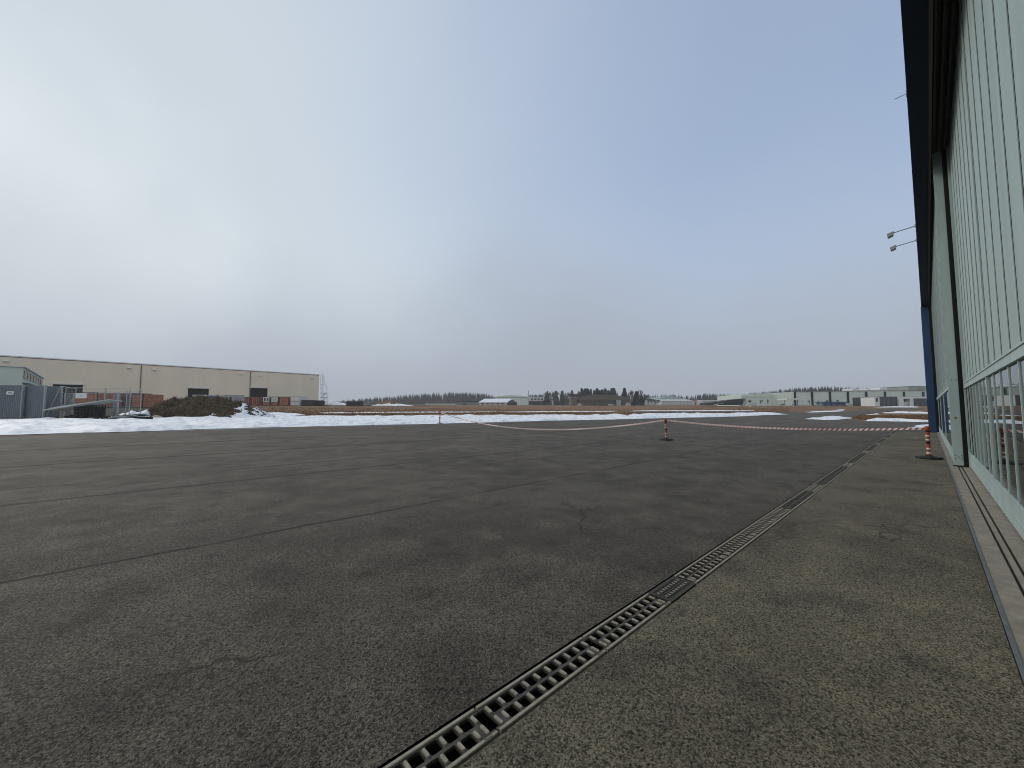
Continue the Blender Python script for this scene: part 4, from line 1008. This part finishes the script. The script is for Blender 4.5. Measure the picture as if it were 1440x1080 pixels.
mb = MB(); mb.prism([(X(1104.2),Z(552)+.003),(X(1200),Z(550.6)+.003),(X(1291),Z(550.2)+.003),(X(1291),Z(549.7)),(X(1200),Z(550)),(X(1104.2),Z(551.4))], -7.3, 30.2, 'y'); mb.build('roof_edge', 'roofgrey', t)
for px in (1104.6, 1128, 1152.3, 1176.6, 1201.6, 1227, 1252.8, 1279): B(t, 'bay_divider', 'navy_shaded', (X(px)-.42, X(px)+.42, -7.4, -7.002, -1, Z(551.6)))
B(t, 'left_wing_band', 'green_sheet', (X(1046), X(1086), -.12, -.003, Z(558.6), Z(558.2)))
B(t, 'plinth', 'off_white', (X(1105.5), X(1290), -7.3, -7.002, -1, .9))
mb = MB(); rnd = random.Random(4)
for a, b_, y0, y1 in [(1206,1250,550.2,547.8),(1206,1212,547.8,545.8),(1244,1254,547.8,545),(1228,1232,547.8,546.2),(1218,1258,550.2,549)]: mb.box(X(a), X(b_), 2+rnd.random(), 9+rnd.random(), Z(y0), Z(y1))
mb.build('roof_plant', 'white', t)
t, X, Z, k = far(1279, 260, 'grey_hall', 'plain grey hall rising behind the right end of the pale green hall', 'hall')
B(t, 'wall', 'green_sheet', (0, X(1330), 0, 30, -2, Z(543.6))); B(t, 'roof', 'roofgrey', (-.3, X(1330), -.3, 30.3, Z(543.6)+.003, Z(543))); B(t, 'louvre', 'roofgrey', (X(1292), X(1300), -.15, -.003, Z(550), Z(546)))
t, X, Z, k = far(1107, 165, 'canopy', 'flat white canopy on slim posts in front of the green hall', 'canopy')
B(t, 'slab', 'white', (0, X(1132), 0, 6, Z(562.4), Z(560.3))); B(t, 'post', 'cont_grey', (X(1110), X(1110)+.25, 2.8, 3.05, -.4, Z(562.4)-.003)); B(t, 'post', 'cont_grey', (X(1128.5), X(1128.5)+.25, 2.8, 3.05, -.4, Z(562.4)-.003)); B(t, 'pump', 'off_white', (X(1122), X(1123.4), 2.5, 3.2, -.3, 1.5))
for px, b_, lab in [(1156, 1191, 'long low grey shed with dark blue roof edge before the green hall'), (1220.5, 1240, 'small dark blue roofed shed left of the white office block')]:
    t, X, Z, k = far(px, 170, 'low_shed', lab, 'shed', 'blue edged sheds before the green hall')
    yb = 565 if px < 1200 else 566.6
    B(t, 'roof', 'cont_blue', (0, X(b_), -.5, 4, Z(yb+1.5), Z(yb))); B(t, 'wall', 'hoard', (.4, X(b_)-.4, .1, 3.6, -.5, Z(yb+1.5)-.003))
    for i in range(4 if px < 1200 else 2): B(t, 'blue_panel', 'cont_blue', (.9+i*2.7, 2.2+i*2.7, -.05, .097, .1, Z(yb+2)))
t, X, Z, k = far(1230.5, 150, 'office_block', 'white office block with dark glazed fronts beside the navy column', 'building')
B(t, 'entrance_frame', 'white', (0, X(1232.3), 0, 6, -.3, Z(558.6)), (X(1235.8), X(1237.6), 0, 6, -.3, Z(558.6)), (X(1232.3)+.002, X(1235.8)-.002, 0, 6, Z(559.6), Z(558.6)), (X(1232.3)+.002, X(1235.8)-.002, 0, 6, -.3, Z(565.5)))
B(t, 'entrance_window', 'glass_dark', (X(1232.3)+.003, X(1235.8)-.003, .4, .5, Z(565.4), Z(559.7)))
B(t, 'glazed_front', 'glass_dark', (X(1237.8), X(1263.6), .4, 12, -.3, Z(558.4)))
for i in range(1, 7): B(t, 'glazing_bar', 'hoard', (X(1237.8+3.7*i)-.04, X(1237.8+3.7*i)+.04, .33, .398, -.2, Z(558.6)))
B(t, 'wall', 'white', (X(1263.8), X(1270.6), -.2, 12, -.3, Z(557.9)), (X(1279.6), X(1284.3), -.2, 12, -.3, Z(557.9)), (X(1270.6)+.002, X(1279.6)-.002, -.2, 12, Z(560.8), Z(557.9)), (X(1284.3)+.002, X(1330), -.2, 12, Z(560.3), Z(557.9)))
B(t, 'porch_back', 'shelter_d', (X(1270.6)+.003, X(1279.6)-.003, 1.6, 2, Z(565), Z(560.8)-.002)); B(t, 'porch_wall', 'off_white', (X(1270.6)+.003, X(1279.6)-.003, .6, 1.55, -.3, Z(565)))
B(t, 'glazed_wing', 'glass_dark', (X(1284.3)+.004, X(1330), .3, 11, -.3, Z(560.3)-.002))
for i in range(1, 9): B(t, 'glazing_bar', 'hoard', (X(1284.3+4.6*i)-.04, X(1284.3+4.6*i)+.04, .23, .298, -.2, Z(560.5)))
B(t, 'roof', 'roofgrey', (X(1237), X(1330), .5, 12.2, Z(557.9)+.002, Z(557.6)))
t, X, Z, k = far(1193, 172, 'low_wall', 'low pale wall along the foot of the green hall, left of the small blue shed', 'wall')
B(t, 'wall_body', 'off_white', (0, X(1220), 0, .3, -.4, Z(567.8))); B(t, 'coping', 'white', (-.05, X(1220)+.05, -.05, .35, Z(567.8)+.002, Z(567.2)))
t, X, Z, k = far(1057, 175, 'tan_kiosk', 'small pale pink kiosk in front of the green hall left wing', 'kiosk')
B(t, 'wall', 'tan', (0, X(1063.5), 0, 2.2, -.3, Z(567.3))); B(t, 'roof', 'snow_roof', (-.15, X(1063.5)+.15, -.15, 2.35, Z(567.3)+.002, Z(566.8))); B(t, 'hatch', 'white', (.5, 1.4, -.05, -.002, .7, 1.3))

# ------------------------------------------------------------------ trees
def conifer_mesh(h, r, seed, n, mb, x=0, y=0, z0=0, base=.12, core=.62):
    rnd = random.Random(seed)
    for i in range(n):
        u = rnd.random()**.8; z = h*(base+(1-base)*u); rad = r*(1-u)**.85*(.55+.45*abs(sin(u*h*2.2+seed)))+.05
        a = rnd.random()*2*pi; ln = rad*rnd.uniform(.5, 1.15); wd_ = ln*.32+.06
        ax_, ay_ = cos(a), sin(a); dr = ln*rnd.uniform(.1, .5)
        c = (x+ax_*ln*.15, y+ay_*ln*.15, z0+z+.05*h*rnd.random()); e = (x+ax_*ln, y+ay_*ln, z0+z-dr)
        m1 = (x+ax_*ln*.6-ay_*wd_, y+ay_*ln*.6+ax_*wd_, z0+z-dr*.55); m2 = (x+ax_*ln*.6+ay_*wd_, y+ay_*ln*.6-ax_*wd_, z0+z-dr*.75)
        mb.add([c, m1, e, m2], [(0,1,2,3)])
    K = 7; T = 6
    for j in range(T):
        u0 = base*.5+(1-base*.5)*j/T; u1 = min(1., u0+1.5/T); r0 = r*core*(1-u0)**.8; r1 = r0*.25; o_ = rnd.random()*6
        vs = []
        for i in range(K):
            a = o_+2*pi*i/K; q = r0*rnd.uniform(.6, 1.2); vs.append((x+cos(a)*q, y+sin(a)*q, z0+h*(u0-rnd.random()*.05)))
        for i in range(K):
            a = o_+2*pi*i/K; vs.append((x+cos(a)*r1, y+sin(a)*r1, z0+h*min(.97, u1)))
        mb.add(vs, [(i, (i+1) % K, K+(i+1) % K, K+i) for i in range(K)])
    mb.add([(x-.12*r,y,z0+h*.88),(x+.12*r,y,z0+h*.88),(x,y,z0+h)], [(0,1,2)]); mb.add([(x,y-.12*r,z0+h*.88),(x,y+.12*r,z0+h*.88),(x,y,z0+h)], [(0,1,2)])
def conifer(seed, m_='needles'):
    t = thing('conifer_tree', 'tmp', 'tree'); mb = MB(); mb.tube((0,0,-.03),(0,0,.93),.016,6,.003); mb.build('trunk', 'bark', t)
    mb = MB(); conifer_mesh(1.0, .30, seed, 420, mb, base=.1, core=.8); mb.build('crown', m_, t, fix=False); return t
def bare(seed, dense=1.):
    rnd = random.Random(seed); t = thing('bare_tree', 'tmp', 'tree'); tk = MB(); tw = MB()
    def br(p, d, ln, r, lev):
        q = p+d*ln; tk.tube(p, q, r, 4, r*.6, cap=False)
        if lev == 0:
            for i in range(int(14*dense)):
                e = q-d*ln*rnd.random()*.8; dd = (d+Vector((rnd.uniform(-1,1),rnd.uniform(-1,1),rnd.uniform(-.3,1)))).normalized()*rnd.uniform(.04,.1)
                s_ = dd.orthogonal().normalized()*.0055; tw.add([e-s_, e+s_, e+dd], [(0,1,2)])
            return
        for i in range(4):
            dd = (d*1.1+Vector((rnd.uniform(-.8,.8),rnd.uniform(-.8,.8),rnd.uniform(.0,.8)))).normalized(); br(p+d*ln*rnd.uniform(.5,1), dd, ln*rnd.uniform(.55,.8), r*.55, lev-1)
    br(Vector((0,0,-.02)), Vector((rnd.uniform(-.05,.05),rnd.uniform(-.05,.05),1)).normalized(), .36, .014, 3)
    mz = max(v[2] for v in tw.v)
    for m_ in (tk, tw): m_.v = [(a/mz, b/mz, c/mz) for a, b, c in m_.v]
    tk.build('trunk', 'bark', t, fix=False); tw.build('crown', 'twig', t, fix=False); return t
def place(proto, px, Y, py, label, group, wide=1.):
    o = pd(px, Y); h = zp(px, py, Y)-o.z
    return dup(proto, o, random.random()*6.28, label, group, scale=(h*wide, h*wide, h))
cons = [conifer(i) for i in (1, 2, 3)]+[conifer(4, 'needles2')]; bares = [bare(i) for i in (11, 12, 13)]; scrub = bare(21, 2.2)
rnd = random.Random(31)
GC = 'conifers behind the brown shelter'; LC = 'dark conifer in the row behind the brown shelter roof'
for px, py in [(814,549.5),(818.5,546.5),(823,545.5),(826.5,545.8),(831,547.5),(836,549),(840,546.5),(843.5,548),(847,546.8),(851.5,545.4),(856,548.6),(860.5,546),(863.5,545.2)]:
    place(cons[rnd.randrange(4)], px, rnd.uniform(355, 400), py+rnd.uniform(-.5, 1.5), LC, GC, rnd.uniform(.85, 1.4))
place(cons[0], 878.5, 330, 546, 'tall dark conifer at the right end of the brown shelter roof', 'lone conifers by the shelter', 1.1)
place(cons[1], 895.5, 300, 550.5, 'broad dark conifer right of the brown shelter', 'lone conifers by the shelter', 1.5)
place(cons[2], 903, 310, 556, 'short dark conifer beside the bare trees left of the grey green hall', 'lone conifers by the shelter', 1.3)
GB = 'bare trees between workshop and brown shelter'; LB = 'bare leafless tree between the pale workshop and the brown shelter'
for px, py in [(747,554),(752,553.5),(757,552.5),(761,553.5),(768,550.5),(771,550),(776,552),(781,549.5),(790,549),(798,549),(801,551),(805,550),(811,551)]:
    place(bares[rnd.randrange(3)], px, rnd.uniform(365, 410), py, LB, GB, rnd.uniform(.6, 1.))
GP = 'pines between workshop and brown shelter'; LP = 'narrow pine rising among bare trees left of the brown shelter'
for px, py in [(770,550.3),(782,549.3),(791,549.5),(804.5,549)]:
    place(cons[3], px, rnd.uniform(375, 410), py, LP, GP, rnd.uniform(.75, .95))
for px in range(765, 812, 4): place(scrub, px+rnd.uniform(-1,1), rnd.uniform(350, 365), rnd.uniform(558, 562), 'low brown scrub bush under the bare trees left of the brown shelter', 'scrub bushes', 1.3)
for px, py in [(884,553.5),(888,547),(891,551),(900.5,546.8),(907,552.5),(911,553.5)]:
    place(bares[rnd.randrange(3)], px, rnd.uniform(330, 370), py, 'bare leafless tree among the dark conifers right of the brown shelter', 'bare trees right of the shelter', rnd.uniform(.5, .9))
for px, py in [(906,557.5),(912,559),(917,560),(922,562),(926,561.5)]: place(scrub, px, 325, py, 'brown bush in front of the grey green sloping hall', 'bushes before the grey green hall', 1.4)
for px, Y, py, wd_, lab in [(1055, 176, 561.5, .9, 'small bare tree left of the pink kiosk'), (1071.5, 178, 561.8, .9, 'small bare tree in front of the green hall wing'), (1080, 176, 559.5, .9, 'taller bare tree in front of the green hall wing'),
                        (1138.5, 172, 561.6, .9, 'bare tree right of the white canopy'), (1163.5, 190, 562, .9, 'bare tree behind the blue edged shed'), (1117.8, 160, 562, .75, 'narrow brown bare tree under the white canopy'),
                        (1101, 150, 567, 2.2, 'round brown bush on the grass left of the white canopy'), (1151.2, 172, 562.5, .5, 'dark narrow tree by a navy divider left of the blue shed'), (1206, 168, 562.6, .5, 'slim bare tree before the green hall, right of the blue shed'), (1178, 190, 561.5, .7, 'bare tree rising above the right part of the blue edged shed')]:
    place(scrub if wd_ > 1 or px in (1117.8, 1151.2, 1206) else bares[rnd.randrange(3)], px, Y, py, lab, 'bare trees before the green hall', wd_)
for o in cons+bares+[scrub]:
    for ch in list(o.children): bpy.data.objects.remove(ch)
    bpy.data.objects.remove(o)

def wood(name, label, line, Y0, Y1, n, m_, r=(2.3, 3.6), blades=34, seed=1):
    rnd = random.Random(seed); mb = MB(); base = pd(line[len(line)//2][0], Y0)
    for i in range(n):
        px = rnd.uniform(line[0][0], line[-1][0]); Y = rnd.uniform(Y0, Y1)
        for (a, p_), (b_, q_) in zip(line, line[1:]):
            if a <= px <= b_: py = p_+(q_-p_)*(px-a)/(b_-a)
        o = pd(px, Y); py += rnd.uniform(-1.3, .3) if rnd.random() < .22 else rnd.uniform(.3, 4)
        h = max(3, zp(px, py, Y)-o.z); conifer_mesh(h, rnd.uniform(*r)*(.5+h/40), rnd.randrange(9999), blades, mb, o.x-base.x, o.y-base.y, o.z-base.z, .02)
    o = mb.build(name, m_, fix=False); o.location = base; return tag(o, label, 'woodland', None, 'stuff')
wood('woodland', 'hazy grey green wood sloping up from the left behind the low white building', [(462,566),(480,563),(500,561),(530,558.6),(560,556.6),(580,554.6),(600,553),(615,552),(640,551.3),(660,552),(684,553.5),(695,556)], 560, 760, 1000, 'needles', seed=1)
wood('woodland', 'dark low wood behind the wedge-shaped structure', [(908,556),(925,555),(945,555),(972,556.5),(990,553.4),(1010,553.8),(1030,553.8),(1050,555)], 520, 640, 480, 'needles', seed=2)
wood('woodland', 'dark conifer ridge above the long pale green hall', [(1042,554.5),(1065,551.6),(1085,550),(1100,547.5),(1120,545.6),(1145,543.6),(1165,543.4),(1185,544.4),(1210,545.5),(1240,546.2),(1262,545),(1280,545),(1306,545)], 420, 520, 800, 'needles', seed=3)
wood('woodland', 'hazy line of trees filling the gap behind barn and workshop', [(684,554),(693,556),(700,560),(740,560),(748,556),(770,554.2),(812,553.6),(816,550),(866,549.6),(872,553.5),(912,554.5)], 560, 640, 420, 'needles2', seed=4)

# ------------------------------------------------------------------ haze
mb = MB(); mb.box(-1480, 1680, -1480, 1680, -2, 40); hz = mb.build('haze', 'black'); tag(hz, 'thin pale winter haze over the airfield', None, None, 'stuff')
vm = bpy.data.materials.new('haze'); vm.use_nodes = True; vt = vm.node_tree; vt.nodes.clear(); vo = N(vt, 'ShaderNodeOutputMaterial'); pv = N(vt, 'ShaderNodeVolumePrincipled')
pv.inputs['Color'].default_value = (.86, .90, .95, 1); pv.inputs['Density'].default_value = .00036; pv.inputs['Anisotropy'].default_value = .2
L(vt, pv.outputs[0], vo.inputs['Volume']); hz.data.materials.clear(); hz.data.materials.append(vm)
